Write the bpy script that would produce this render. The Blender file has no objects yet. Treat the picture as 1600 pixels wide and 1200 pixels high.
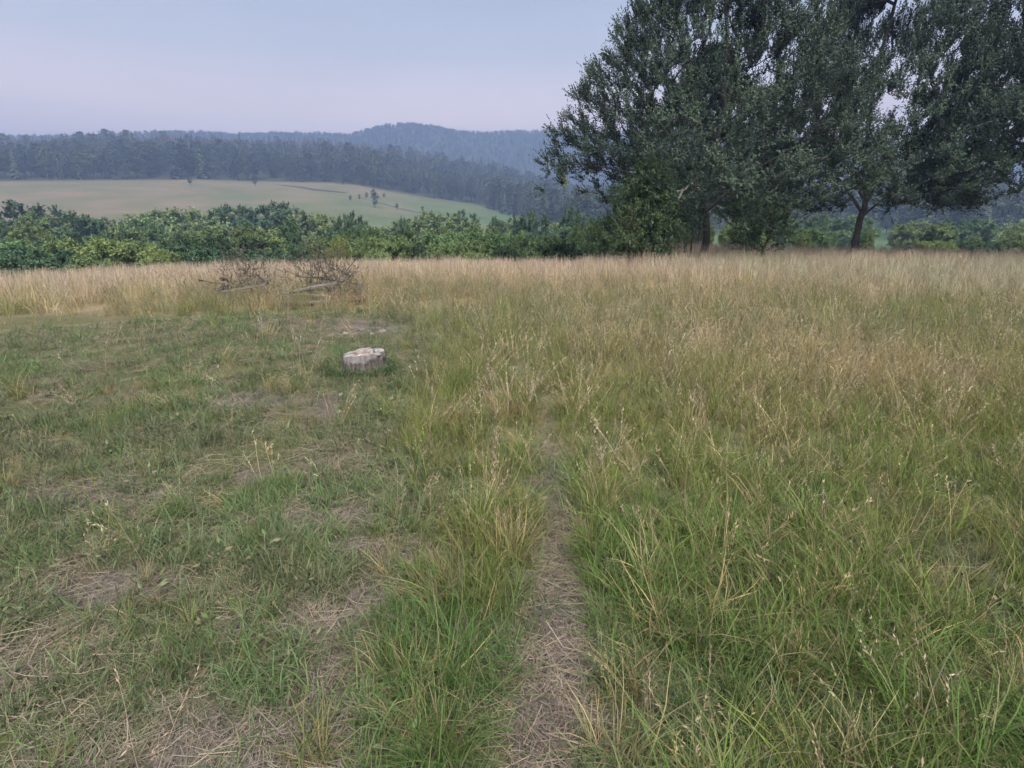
import bpy, math, random
import numpy as np
from mathutils import Vector

S = bpy.context.scene
C = S.collection
R = math.radians
rng = np.random.default_rng(7)
random.seed(7)

# ------------------------------------------------------------------ camera
PITCH = 16.3
FPX = 924.0                      # focal length in pixels of the 1600 px wide photograph
cam_d = bpy.data.cameras.new('camera')
cam_d.sensor_fit = 'HORIZONTAL'; cam_d.sensor_width = 36.0; cam_d.lens = 36.0 * FPX / 1600.0
cam_d.clip_start = 0.05; cam_d.clip_end = 12000
cam = bpy.data.objects.new('camera', cam_d); C.objects.link(cam)
cam.location = (0, 0, 1.6); cam.rotation_euler = (R(90 - PITCH), 0, 0)
S.camera = cam

# ------------------------------------------------------------------ sky, sun, exposure
SUN_EL, SUN_AZ = 54.0, 165.0     # evening light spread by thin cloud: a very wide, soft source from high behind the camera
w = bpy.data.worlds.new('World'); S.world = w; w.use_nodes = True
nt = w.node_tree; bg = nt.nodes['Background']
sky = nt.nodes.new('ShaderNodeTexSky'); sky.sky_type = 'NISHITA'; sky.sun_disc = False
sky.sun_elevation = R(SUN_EL); sky.sun_rotation = R(SUN_AZ)
sky.air_density = 1.0; sky.dust_density = 2.0; sky.ozone_density = 3.0
# thin evening cloud veil, lavender towards the horizon all round
tcw = nt.nodes.new('ShaderNodeTexCoord'); spw = nt.nodes.new('ShaderNodeSeparateXYZ'); nt.links.new(tcw.outputs['Generated'], spw.inputs[0])
rw = nt.nodes.new('ShaderNodeValToRGB'); el = rw.color_ramp.elements
el[0].position = .0; el[0].color = (.80, .60, .53, 1); el[1].position = 1.0; el[1].color = (.15, .20, .31, 1)
for p, c_ in ((.14, (.60, .48, .445, 1)), (.22, (.325, .32, .345, 1)), (.31, (.222, .252, .305, 1))):
    q = el.new(p); q.color = c_
nt.links.new(spw.outputs['Z'], rw.inputs[0])
vscale = nt.nodes.new('ShaderNodeVectorMath'); vscale.operation = 'SCALE'; vscale.inputs['Scale'].default_value = 10.0
wn = nt.nodes.new('ShaderNodeTexNoise'); wn.inputs['Scale'].default_value = 2.2; wn.inputs['Detail'].default_value = 4; wn.inputs['Roughness'].default_value = .5
wm = nt.nodes.new('ShaderNodeMapping'); wm.inputs['Scale'].default_value = (1, 1, 5); nt.links.new(tcw.outputs['Generated'], wm.inputs[0]); nt.links.new(wm.outputs[0], wn.inputs[0])
wr = nt.nodes.new('ShaderNodeMapRange'); wr.inputs['From Min'].default_value = .3; wr.inputs['From Max'].default_value = .7; wr.inputs['To Min'].default_value = 9.4; wr.inputs['To Max'].default_value = 10.8
nt.links.new(wn.outputs['Fac'], wr.inputs['Value']); nt.links.new(wr.outputs[0], vscale.inputs['Scale'])
nt.links.new(rw.outputs[0], vscale.inputs[0])
veil = nt.nodes.new('ShaderNodeMix'); veil.data_type = 'RGBA'
veil.inputs['Factor'].default_value = 0.88
nt.links.new(sky.outputs[0], veil.inputs['A']); nt.links.new(vscale.outputs[0], veil.inputs['B']); nt.links.new(veil.outputs['Result'], bg.inputs[0])
bg.inputs[1].default_value = 0.105
sd = bpy.data.lights.new('sun', 'SUN'); sd.energy = 4.2; sd.angle = R(50); sd.color = (1.0, .95, .88)
sun = bpy.data.objects.new('sun', sd); C.objects.link(sun)
a = R(SUN_AZ); e = R(SUN_EL)
sun_dir = Vector((math.sin(a) * math.cos(e), math.cos(a) * math.cos(e), math.sin(e)))
sun.rotation_euler = sun_dir.to_track_quat('Z', 'Y').to_euler()
vs = S.view_settings
vs.view_transform = 'Standard'; vs.look = 'None'; vs.gamma = 1.0; vs.use_curve_mapping = False
vs.exposure = 1.15
S.cycles.use_denoising = True
S.cycles.use_adaptive_sampling = True; S.cycles.adaptive_threshold = .032; S.cycles.adaptive_min_samples = 16
S.cycles.max_bounces = 4; S.cycles.transparent_max_bounces = 8
S.cycles.diffuse_bounces = 2; S.cycles.transmission_bounces = 2; S.cycles.volume_bounces = 0

# ------------------------------------------------------------------ helpers
def tag(o, label=None, cat=None, group=None, kind=None):
    for k, v in (('label', label), ('category', cat), ('group', group), ('kind', kind)):
        if v: o[k] = v
    return o

def mesh_np(name, V, F, mat=None, attrs=None, smooth=False):
    """V (n,3) array; F list of face arrays (tri and/or quad)."""
    me = bpy.data.meshes.new(name)
    V = np.asarray(V, dtype=np.float32)
    Fs = [np.asarray(f, dtype=np.int32) for f in (F if isinstance(F, list) else [F]) if len(f)]
    me.vertices.add(len(V)); me.vertices.foreach_set('co', V.ravel())
    if Fs:
        nl = sum(f.size for f in Fs); nf = sum(len(f) for f in Fs)
        me.loops.add(nl); me.polygons.add(nf)
        me.loops.foreach_set('vertex_index', np.concatenate([f.ravel() for f in Fs]))
        tot = np.concatenate([np.full(len(f), f.shape[1], np.int32) for f in Fs])
        me.polygons.foreach_set('loop_start', (np.cumsum(tot) - tot).astype(np.int32))
        if smooth: me.polygons.foreach_set('use_smooth', np.ones(nf, dtype=bool))
    me.update(calc_edges=True)
    for k, (typ, arr) in (attrs or {}).items():
        at = me.attributes.new(k, typ, 'POINT')
        arr = np.asarray(arr)
        fld = {'FLOAT': 'value', 'INT': 'value', 'FLOAT_VECTOR': 'vector', 'FLOAT_COLOR': 'color'}[typ]
        at.data.foreach_set(fld, arr.astype(np.int32 if typ == 'INT' else np.float32).ravel())
    if mat: me.materials.append(mat)
    return me

def obj(name, me, parent=None, loc=(0, 0, 0), rz=0, sc=None):
    o = bpy.data.objects.new(name, me); C.objects.link(o); o.location = loc; o.rotation_euler = (0, 0, rz)
    if sc: o.scale = sc
    if parent: o.parent = parent
    return o

def empty(name, loc, rz=0, sc=(1, 1, 1)):
    o = bpy.data.objects.new(name, None); C.objects.link(o); o.location = loc; o.rotation_euler = (0, 0, rz)
    o.scale = sc; o.empty_display_size = .1
    return o

def copy_tree(o, parent=None):
    c = o.copy(); C.objects.link(c); c.parent = parent
    for ch in list(o.children): copy_tree(ch, c)
    return c

def _h(ix, iy, seed):
    n = (ix * 374761393 + iy * 668265263 + seed * 974711) & 0x7fffffff
    n = ((n ^ (n >> 13)) * 1274126177) & 0x7fffffff
    return ((n ^ (n >> 16)) & 0xffff) / 65535.0

def vnoise(x, y, seed=0):
    x = np.asarray(x, float); y = np.asarray(y, float)
    ix = np.floor(x).astype(np.int64); iy = np.floor(y).astype(np.int64)
    fx = x - ix; fy = y - iy
    fx = fx * fx * (3 - 2 * fx); fy = fy * fy * (3 - 2 * fy)
    a_ = _h(ix, iy, seed); b_ = _h(ix + 1, iy, seed); c_ = _h(ix, iy + 1, seed); d_ = _h(ix + 1, iy + 1, seed)
    return (a_ * (1 - fx) + b_ * fx) * (1 - fy) + (c_ * (1 - fx) + d_ * fx) * fy

def fbm(x, y, seed=0, o=4):
    s = 0; a_ = .5; t = 0
    for k in range(o):
        s = s + a_ * vnoise(x * 2 ** k, y * 2 ** k, seed + 17 * k); t += a_; a_ *= .5
    return s / t

def sstep(a_, b_, x):
    t = np.clip((x - a_) / (b_ - a_), 0, 1); return t * t * (3 - 2 * t)

CP, SP = math.cos(R(PITCH)), math.sin(R(PITCH))
def ray(px, py):
    u = (px - 800) / FPX; v = (600 - py) / FPX
    return u, CP + v * SP, -SP + v * CP
def az_el(px, py):
    x, y, z = ray(px, py); return math.atan2(x, y), math.atan2(z, math.hypot(x, y))
def on_ground(px, py, z=0.0):
    x, y, dz = ray(px, py); t = (z - 1.6) / dz; return x * t, y * t
def at_depth(px, py, Y):
    x, y, z = ray(px, py); return Vector((x / y * Y, Y, 1.6 + z / y * Y))

# ------------------------------------------------------------------ material helpers
class NB:
    def __init__(s, name):
        s.m = bpy.data.materials.new(name); s.m.use_nodes = True
        s.t = s.m.node_tree; s.b = s.t.nodes['Principled BSDF']; s.out = s.t.nodes['Material Output']
        s.b.inputs['Roughness'].default_value = .8; s.b.inputs['Specular IOR Level'].default_value = .25
    def n(s, typ, **k):
        x = s.t.nodes.new(typ)
        for a_, v in k.items(): setattr(x, a_, v)
        return x
    def l(s, a_, b_): s.t.links.new(a_, b_)
    def noise(s, scale, detail=4, rough=.55, vec=None, dim='3D'):
        x = s.n('ShaderNodeTexNoise'); x.noise_dimensions = dim
        x.inputs['Scale'].default_value = scale; x.inputs['Detail'].default_value = detail
        x.inputs['Roughness'].default_value = rough
        if vec: s.l(vec, x.inputs['Vector'])
        return x.outputs['Fac']
    def ramp(s, fac, stops):
        x = s.n('ShaderNodeValToRGB'); el = x.color_ramp.elements
        while len(el) < len(stops): el.new(.5)
        for e_, (p, c) in zip(el, stops):
            e_.position = p; e_.color = (*c, 1) if len(c) == 3 else c
        s.l(fac, x.inputs[0]); return x.outputs[0]
    def mix(s, fac, a_, b_, blend='MIX'):
        x = s.n('ShaderNodeMix', data_type='RGBA', blend_type=blend)
        for v, i in ((fac, 'Factor'), (a_, 'A'), (b_, 'B')):
            if isinstance(v, (int, float)): x.inputs[i].default_value = v
            elif isinstance(v, tuple): x.inputs[i].default_value = (*v, 1)
            else: s.l(v, x.inputs[i])
        return x.outputs['Result']
    def math(s, op, a_, b_=None, c_=None):
        x = s.n('ShaderNodeMath', operation=op)
        for i, v in enumerate((a_, b_, c_)):
            if v is None: continue
            if isinstance(v, (int, float)): x.inputs[i].default_value = v
            else: s.l(v, x.inputs[i])
        return x.outputs[0]
    def attr(s, name, typ='GEOMETRY'):
        x = s.n('ShaderNodeAttribute', attribute_name=name, attribute_type=typ); return x
    def bump(s, h, strength=.5, dist=.02):
        x = s.n('ShaderNodeBump'); x.inputs['Strength'].default_value = strength; x.inputs['Distance'].default_value = dist
        s.l(h, x.inputs['Height']); s.l(x.outputs[0], s.b.inputs['Normal'])
    def col(s, c): 
        if isinstance(c, tuple): s.b.inputs['Base Color'].default_value = (*c, 1)
        else: s.l(c, s.b.inputs['Base Color'])

def blade_mat(name, translucent=.35, spread=.35):
    """Colour arrives per instance (col) and varies per blade (bt)."""
    b = NB(name)
    col = b.attr('col', 'INSTANCER').outputs['Color']; bt = b.attr('bt').outputs['Fac']
    k = b.math('MULTIPLY_ADD', bt, spread * 2, 1 - spread)
    x = b.n('ShaderNodeVectorMath', operation='SCALE'); b.l(col, x.inputs[0]); b.l(k, x.inputs['Scale'])
    # some blades of every tuft are dry
    dry = b.math('GREATER_THAN', b.math('FRACT', b.math('MULTIPLY', bt, 7.31)), .80)
    c2 = b.mix(b.math('MULTIPLY', dry, .6), x.outputs[0], (.30, .235, .15))
    b.col(c2); b.b.inputs['Roughness'].default_value = .65
    tr = b.n('ShaderNodeBsdfTranslucent'); b.l(c2, tr.inputs[0])
    mx = b.n('ShaderNodeMixShader'); mx.inputs[0].default_value = translucent
    b.l(b.b.outputs[0], mx.inputs[1]); b.l(tr.outputs[0], mx.inputs[2]); b.l(mx.outputs[0], b.out.inputs[0])
    return b.m

def leaf_mat(name, stops, translucent=.25):
    """Leaf colour by per-leaf attribute bt, tinted by the object's own colour."""
    b = NB(name)
    bt = b.attr('bt').outputs['Fac']
    c = b.ramp(bt, stops)
    oi = b.n('ShaderNodeObjectInfo')
    c = b.mix(1.0, c, oi.outputs['Color'], 'MULTIPLY')
    b.col(c); b.b.inputs['Roughness'].default_value = .55
    tr = b.n('ShaderNodeBsdfTranslucent'); b.l(c, tr.inputs[0])
    mx = b.n('ShaderNodeMixShader'); mx.inputs[0].default_value = translucent
    b.l(b.b.outputs[0], mx.inputs[1]); b.l(tr.outputs[0], mx.inputs[2]); b.l(mx.outputs[0], b.out.inputs[0])
    return b.m

def bark_mat(name, dark, light, scale=6):
    b = NB(name)
    tc = b.n('ShaderNodeTexCoord'); mp = b.n('ShaderNodeMapping'); mp.inputs['Scale'].default_value = (scale, scale, scale * .35)
    b.l(tc.outputs['Object'], mp.inputs[0])
    f = b.noise(1.5, 6, .7, mp.outputs[0])
    b.col(b.ramp(f, [(.3, dark), (.72, light)])); b.bump(f, .8, .02)
    b.b.inputs['Roughness'].default_value = .9
    return b.m

# ------------------------------------------------------------------ terrain
def prof(pts, key):
    az = [];el = []
    for px, py in pts:
        a_, e_ = az_el(px, py); az.append(a_); el.append(e_)
    return np.array(az), np.array(el)
FAR = prof([(-400, 222), (0, 214), (300, 206), (460, 209), (516, 210), (545, 210), (570, 203), (600, 195), (640, 192), (672, 195), (700, 202), (730, 205.5), (780, 206), (850, 206), (1000, 209), (1300, 216), (2000, 225)], 0)
WOOD = prof([(-400, 230), (0, 216), (300, 212), (450, 218), (516, 222), (580, 224), (640, 232), (680, 240), (720, 250), (760, 258), (800, 265), (840, 275), (880, 290), (930, 300), (1000, 306), (1300, 312), (2000, 312)], 0)
EDGE = prof([(-400, 292), (0, 284), (300, 282), (516, 287), (560, 291), (600, 299), (650, 308), (700, 315), (750, 322), (775, 326), (850, 331), (1000, 335), (2000, 335)], 0)

def height(x, y):
    x = np.asarray(x, float); y = np.asarray(y, float)
    d = np.hypot(x, y); az = np.arctan2(x, y)
    front = sstep(R(-118), R(-75), -np.abs(az))
    ef = np.interp(az, *FAR); ew = np.interp(az, *WOOD); ee = np.interp(az, *EDGE)
    right = sstep(R(4), R(14), az)
    ds = [0, 8, 14, 20, 25, 31, 45, 90, 180, 400, 620, 720, 830, 1150, 1300, 3300]
    z = [0 * d, -.02 + 0 * d, -.13 + .03 * right, -.42 + .22 * right, -.75 + .48 * right, -1.7 + 1.3 * right, -4.2 + 3.2 * right, -8 + 4 * right, -9 + 0 * d,
         1.6 + 400 * np.tan(ee), 1.6 + 620 * np.tan(ew) - 14, 1.6 + 620 * np.tan(ew) - 20, 1.6 + 620 * np.tan(ew) * .9 - 24,
         1.6 + 1150 * np.tan(ef) - 6, 1.6 + 1150 * np.tan(ef) - 30, 30 + 0 * d]
    out = np.zeros_like(d)
    for k in range(len(ds) - 1):
        m = (d >= ds[k]) & (d < ds[k + 1] if k < len(ds) - 2 else d >= ds[k])
        t = np.clip((d - ds[k]) / (ds[k + 1] - ds[k]), 0, 1)
        if ds[k] > 500: t = t * t * (3 - 2 * t)
        out = np.where(m, z[k] * (1 - t) + z[k + 1] * t, out)
    big = (fbm(x / 90, y / 90, 5) - .5) * 8 * sstep(420, 700, d) + (fbm(x / 220, y / 220, 9) - .5) * 26 * sstep(760, 900, d) * (1 - sstep(950, 1110, d))
    small = (fbm(x / 1.3, y / 1.3, 3) - .5) * .07 * (1 - sstep(60, 200, d)) + (fbm(x / 5, y / 5, 4) - .5) * .12 * sstep(3, 9, d)
    back = -.0 + (fbm(x / 60, y / 60, 8) - .5) * 6 * sstep(20, 200, d)
    return (out + big) * front + back * (1 - front) + small

# zones on the meadow (metres)
PATH_Y = np.array([-3, 1.0, 1.38, 1.93, 2.62, 3.5, 4.7, 6.5, 9])
PATH_X = np.array([-.05, .06, .095, .165, .215, .265, .285, .30, .32])
def path_rel(x, y):
    hw = np.interp(y, [-3, 1.4, 2.6, 3.4, 4.3, 5.5, 7], [.13, .125, .11, .085, .065, .05, .02])
    return (x - np.interp(y, PATH_Y, PATH_X)) / (hw * (.95 + .9 * (fbm(x * 2.4 + 40, y * 2.0, 31) - .5))), hw
def mown_of(x, y):
    edge = np.interp(y, [0, 1.4, 2.3, 3.9, 5.5, 7.5, 9.5], [-.42, -.43, -.46, -.55, -.75, -1.0, -1.5])
    n = (fbm(x * 1.6, y * 1.6, 41) - .5) * .8
    return sstep(-.34, .40, edge - x + n * .6) * (1 - sstep(9.3, 10.8, y + n * 2))
SOIL = [(-.72, 1.2, .32, .16), (-1.25, 1.25, .4, .2), (-1.0, 2.9, .3, .14), (-.62, 2.2, .12, .2), (-2.0, 1.7, .4, .25), (-2.6, 3.2, .5, .25), (-2.3, 8.6, .75, .55), (-1.9, 8.2, .45, .3), (-3.4, 8.9, .9, .5), (-1.55, 5.0, .28, .22), (-1.6, 4.65, .3, .16), (-2.4, 5.0, .5, .3),
        (-.57, 2.55, .2, .10), (-.78, 2.62, .16, .12), (-.80, 2.05, .25, .16), (-.62, 1.72, .13, .22), (-.66, 1.42, .26, .17), (-.95, 1.5, .3, .16),
        (-.45, 1.92, .10, .08), (-1.7, 2.3, .35, .2), (-1.5, 3.4, .35, .12), (-1.15, 2.0, .2, .12)]
def soil_of(x, y):
    s = 0 * x
    n = fbm(x * 4.5, y * 4.5, 51)
    for cx, cy, rx, ry in SOIL:
        q = np.hypot((x - cx) / rx, (y - cy) / ry) + (n - .5) * 1.2
        s = np.maximum(s, 1 - sstep(.55, 1.15, q))
    return s

rad = np.concatenate([[0.0], np.linspace(.4, 6, 50), np.geomspace(6.15, 60, 90)[1:], np.geomspace(61, 3200, 130)[1:]])
NA = 320
th = np.concatenate([np.linspace(R(-62), R(62), 230, endpoint=False), np.linspace(R(62), R(298), NA - 230, endpoint=False)])
RR, TT = np.meshgrid(rad, th, indexing='ij')
GX, GY = RR * np.sin(TT), RR * np.cos(TT)
GZ = height(GX, GY)
V = np.stack([GX.ravel(), GY.ravel(), GZ.ravel()], 1)
i, j = np.meshgrid(np.arange(len(rad) - 1), np.arange(NA), indexing='ij')
j2 = (j + 1) % NA
F = np.stack([i * NA + j, i * NA + j2, (i + 1) * NA + j2, (i + 1) * NA + j], -1).reshape(-1, 4)[:, ::-1]
pr, hw = path_rel(GX, GY)
D = RR
straw = np.clip(sstep(6, 16, D) * .8 + .25, 0, 1) * (1 - .7 * mown_of(GX, GY))
field = ((D > 150) & (D < 420)).astype(float)
b = NB('ground_soil_and_thatch')
tc = b.n('ShaderNodeTexCoord').outputs['Object']
n1 = b.noise(9, 6, .7, tc); n2 = b.noise(55, 5, .7, tc); n3 = b.noise(1.1, 4, .6, tc)
thatch = b.ramp(n2, [(.28, (.035, .035, .018)), (.5, (.085, .08, .042)), (.72, (.19, .165, .10))])
green = b.ramp(n1, [(.3, (.03, .045, .014)), (.7, (.07, .085, .03))])
near = b.mix(b.ramp(n3, [(.4, (0, 0, 0)), (.62, (1, 1, 1))]), thatch, green)
soil = b.ramp(n2, [(.28, (.03, .026, .021)), (.5, (.105, .09, .076)), (.72, (.23, .20, .17))])
near = b.mix(b.attr('soil').outputs['Fac'], near, soil)
strawc = b.ramp(n1, [(.3, (.15, .12, .07)), (.7, (.30, .235, .15))])
near = b.mix(b.attr('straw').outputs['Fac'], near, strawc)
# hillside hay field: mown strips, greener low down and to one side
sep = b.n('ShaderNodeSeparateXYZ'); b.l(tc, sep.inputs[0])
nf = b.noise(.012, 5, .6, tc); ng = b.noise(.045, 4, .6, tc)
fx = b.math('MULTIPLY_ADD', nf, 160, sep.outputs['X'])
gr = b.n('ShaderNodeMapRange'); gr.inputs['From Min'].default_value = -55; gr.inputs['From Max'].default_value = 85
b.l(fx, gr.inputs['Value'])
fieldc = b.mix(gr.outputs[0], b.ramp(ng, [(.35, (.17, .128, .088)), (.65, (.105, .108, .058))]), b.ramp(ng, [(.35, (.085, .118, .046)), (.65, (.05, .095, .034))]))
near = b.mix(b.attr('field').outputs['Fac'], near, fieldc)
wood = b.ramp(b.noise(.05, 5, .6, tc), [(.35, (.022, .03, .016)), (.7, (.05, .055, .03))])
near = b.mix(b.attr('wood').outputs['Fac'], near, wood)
b.col(near); b.bump(n2, .7, .02); b.b.inputs['Roughness'].default_value = .95
b.b.inputs['Specular IOR Level'].default_value = .1
woodm = sstep(395, 410, D) * (np.abs(TT - 2 * np.pi * (TT > np.pi)) < R(100))
me = mesh_np('ground', V, F, b.m, {'soil': ('FLOAT', soil_of(GX, GY).ravel()), 'straw': ('FLOAT', straw.ravel()),
             'field': ('FLOAT', (sstep(120, 160, D) * (1 - woodm)).ravel()), 'wood': ('FLOAT', woodm.ravel())}, smooth=True)
ground = tag(obj('ground', me), 'meadow and hillside terrain under the grass and woods', 'ground', kind='structure')

# the trodden track, a thin worn sheet just above the soil
ys = np.linspace(-2.5, 3.7, 120); us = np.linspace(-1, 1, 13)
_, hw = path_rel(np.interp(ys, PATH_Y, PATH_X), ys)
ragged = np.interp(ys, [2.4, 3.7], [1, .25]) * .85 + .5 * (fbm(ys * 2.4, ys * 0, 61) - .5)
PX = np.interp(ys, PATH_Y, PATH_X)[:, None] + us[None] * (hw * ragged)[:, None] * 1.15
PY = np.repeat(ys[:, None], len(us), 1)
PZ = height(PX, PY) + .006 - .012 * (np.abs(us[None]) > .95)
V = np.stack([PX.ravel(), PY.ravel(), PZ.ravel()], 1)
i, j = np.meshgrid(np.arange(len(ys) - 1), np.arange(len(us) - 1), indexing='ij'); k = len(us)
F = np.stack([i * k + j, i * k + j + 1, (i + 1) * k + j + 1, (i + 1) * k + j], -1).reshape(-1, 4)
b = NB('trodden_earth'); tc = b.n('ShaderNodeTexCoord').outputs['Object']
n2 = b.noise(70, 6, .75, tc); n1 = b.noise(7, 4, .6, tc)
c = b.ramp(n2, [(.25, (.035, .03, .025)), (.5, (.11, .095, .08)), (.75, (.24, .205, .175))])
c = b.mix(b.ramp(n1, [(.45, (0, 0, 0)), (.7, (.6, .6, .6))]), c, (.085, .085, .045))
b.col(c); b.bump(n2, .9, .015); b.b.inputs['Roughness'].default_value = .95; b.b.inputs['Specular IOR Level'].default_value = .1
tag(obj('path', mesh_np('path', V, F, b.m, smooth=True)), 'narrow trodden track of dry cut straw through the grass', 'path', kind='structure')

def hill_strip(name, pxs, Y0, Y1, width, colr, label):
    pts = [at_depth(px, 320, 300) for px in pxs]
    X0, X1 = [at_depth(p, 315, y_).x for p, y_ in zip(pxs, (Y0, Y1))]
    t = np.linspace(0, 1, 40); xx = X0 + (X1 - X0) * t; yy = Y0 + (Y1 - Y0) * t + 5 * np.sin(t * 5 + 1)
    wd_ = width * (.6 + .6 * np.sin(t * math.pi)) * (.8 + .5 * fbm(t * 8, t * 0, 12))
    V = np.concatenate([np.stack([xx, yy - wd_ / 2, height(xx, yy - wd_ / 2) + .25], 1), np.stack([xx, yy + wd_ / 2, height(xx, yy + wd_ / 2) + .25], 1)])
    k = np.arange(39); F = np.stack([k, k + 1, k + 41, k + 40], 1)
    b = NB(name + '_earth'); f = b.noise(.4, 4, .6, b.n('ShaderNodeTexCoord').outputs['Object'])
    b.col(b.ramp(f, [(.3, tuple(.75 * c for c in colr)), (.7, colr)]))
    tag(obj(name, mesh_np(name, V, F, b.m)), label, 'path', kind='structure')
hill_strip('field_path', (556, 690), 318, 292, 3.0, (.155, .145, .11), 'pale dirt track crossing the hillside field')
hill_strip('ploughed_strip', (440, 545), 352, 340, 4.0, (.085, .075, .055), 'dark ploughed strip on the hillside field')

# ------------------------------------------------------------------ grass prototypes
def blades(n, L, W, base_r, lean, curl, K=4, seed=0, wmin=.15):
    r = np.random.default_rng(seed)
    ang = r.uniform(0, 2 * np.pi, n); br = base_r * np.sqrt(r.uniform(0, 1, n)); ba = r.uniform(0, 2 * np.pi, n)
    p = np.stack([br * np.cos(ba), br * np.sin(ba), -.01 + 0 * br], 1)
    Ls = r.uniform(*L, n); Ws = r.uniform(*W, n)
    al = np.abs(r.normal(lean, lean * .6, n)); cu = np.abs(r.normal(curl, curl * .5, n)) / K
    tw = r.normal(0, .5, n)
    V, F4, F3 = [], [], []
    pts = [p]
    for k in range(K):
        s = Ls / K
        d = np.stack([np.sin(al) * np.cos(ang), np.sin(al) * np.sin(ang), np.cos(al)], 1)
        p = p + d * s[:, None]; pts.append(p); al = al + cu; ang = ang + r.normal(0, .12, n)
    side = np.stack([-np.sin(ang + tw), np.cos(ang + tw), 0 * ang], 1)
    nv = 2 * K + 1
    for k in range(K):
        wk = Ws * (1 - (k / K) ** 2 * (1 - wmin)) / 2
        V += [pts[k] - side * wk[:, None], pts[k] + side * wk[:, None]]
    V.append(pts[K])
    V = np.stack(V, 1)                       # n, nv, 3
    base = np.arange(n)[:, None] * nv
    for k in range(K - 1):
        F4.append(base + np.array([[2 * k, 2 * k + 1, 2 * k + 3, 2 * k + 2]]))
    F3.append(base + np.array([[2 * K - 2, 2 * K - 1, 2 * K]]))
    bt = np.repeat(r.uniform(0, 1, n), nv)
    return V.reshape(-1, 3), np.concatenate(F4) if F4 else np.zeros((0, 4), int), np.concatenate(F3), bt, pts

def merge(parts):
    V, F4, F3, T, o = [], [], [], [], 0
    for v, f4, f3, t in parts:
        V.append(v); F4.append(f4 + o); F3.append(f3 + o); T.append(t); o += len(v)
    return np.concatenate(V), np.concatenate(F4), np.concatenate(F3), np.concatenate(T)

def diamonds(P, Dv, L, Wd, r, fold=.25, face=None):
    """leaf shaped quads at P along unit vectors Dv"""
    n = len(P)
    q = r.normal(0, 1, (n, 3)) if face is None else face + r.normal(0, .38, (n, 3)); s = np.cross(Dv, q); s /= np.linalg.norm(s, axis=1)[:, None] + 1e-9
    up = np.cross(s, Dv)
    L = np.broadcast_to(L, n)[:, None]; Wd = np.broadcast_to(Wd, n)[:, None]
    mid = P + Dv * L * .45
    V = np.stack([P, mid + s * Wd * .5 + up * Wd * fold, P + Dv * L, mid - s * Wd * .5 + up * Wd * fold], 1)
    F = np.arange(n)[:, None] * 4 + np.arange(4)[None]
    return V.reshape(-1, 3), F

def stalks(n, L, W, base_r, lean, seed, heads=12, headL=.16):
    r = np.random.default_rng(seed)
    v, f4, f3, t, pts = blades(n, L, W, base_r, lean, .25, 5, seed, .6)
    P, Dv, T = [], [], []
    tip = pts[-1]; d = pts[-1] - pts[-2]; d /= np.linalg.norm(d, axis=1)[:, None]
    for k in range(heads):
        s = r.uniform(0, 1, n)
        P.append(tip - d * (s * headL)[:, None]); q = d + r.normal(0, .45, (n, 3)); Dv.append(q / np.linalg.norm(q, axis=1)[:, None])
    P = np.concatenate(P); Dv = np.concatenate(Dv)
    v2, g4 = diamonds(P, Dv, r.uniform(.015, .035, len(P)), r.uniform(.004, .008, len(P)), r)
    return merge([(v, f4, f3, t), (v2, g4, np.zeros((0, 3), int), np.repeat(np.tile(t[::11][:n], heads), 4)[:len(v2)])])

def litter(n, seed, L=(.03, .17), W=(.0011, .0026), R_=.13):
    r = np.random.default_rng(seed)
    a_ = r.uniform(0, 2 * np.pi, n); c = np.stack([r.uniform(-R_, R_, n), r.uniform(-R_, R_, n), r.uniform(.004, .022, n)], 1)
    Ls = r.uniform(*L, n); d = np.stack([np.cos(a_), np.sin(a_), r.normal(0, .13, n)], 1)
    bend = np.stack([-np.sin(a_), np.cos(a_), r.normal(.3, .4, n)], 1) * (Ls * r.normal(0, .15, n))[:, None]
    Wd = r.uniform(*W, n)[:, None]; s = np.stack([-np.sin(a_), np.cos(a_), r.normal(0, .4, n)], 1)
    A = c - d * Ls[:, None] / 2; B = c + bend; E = c + d * Ls[:, None] / 2
    V = np.stack([A - s * Wd / 2, A + s * Wd / 2, B - s * Wd / 2, B + s * Wd / 2, E - s * Wd / 3, E + s * Wd / 3], 1).reshape(-1, 3)
    V[:, 2] = np.maximum(V[:, 2], .002)
    k = np.arange(n)[:, None] * 6
    F = np.concatenate([k + np.array([[0, 1, 3, 2]]), k + np.array([[2, 3, 5, 4]])])
    return V, F, np.zeros((0, 3), int), np.repeat(r.uniform(0, 1, n), 6)

def herb(n, seed, L=(.025, .05), H=.11):
    """low broad leaved weed"""
    r = np.random.default_rng(seed)
    a_ = r.uniform(0, 2 * np.pi, n); q = r.uniform(0, 1, n)
    P = np.stack([np.cos(a_) * q * .09, np.sin(a_) * q * .09, r.uniform(.01, H, n) * (1 - .4 * q)], 1)
    d = np.stack([np.cos(a_), np.sin(a_), r.normal(.35, .4, n)], 1); d /= np.linalg.norm(d, axis=1)[:, None]
    v, f = diamonds(P, d, r.uniform(*L, n), r.uniform(.01, .02, n), r, .12)
    return v, f, np.zeros((0, 3), int), np.repeat(r.uniform(0, 1, n), 4)

def proto(coll, k, data, mat):
    v, f4, f3, t = data[:4]
    o = bpy.data.objects.new('proto_%02d' % k, mesh_np('proto', v, [f4, f3], mat, {'bt': ('FLOAT', t)}))
    coll.objects.link(o)

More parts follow.
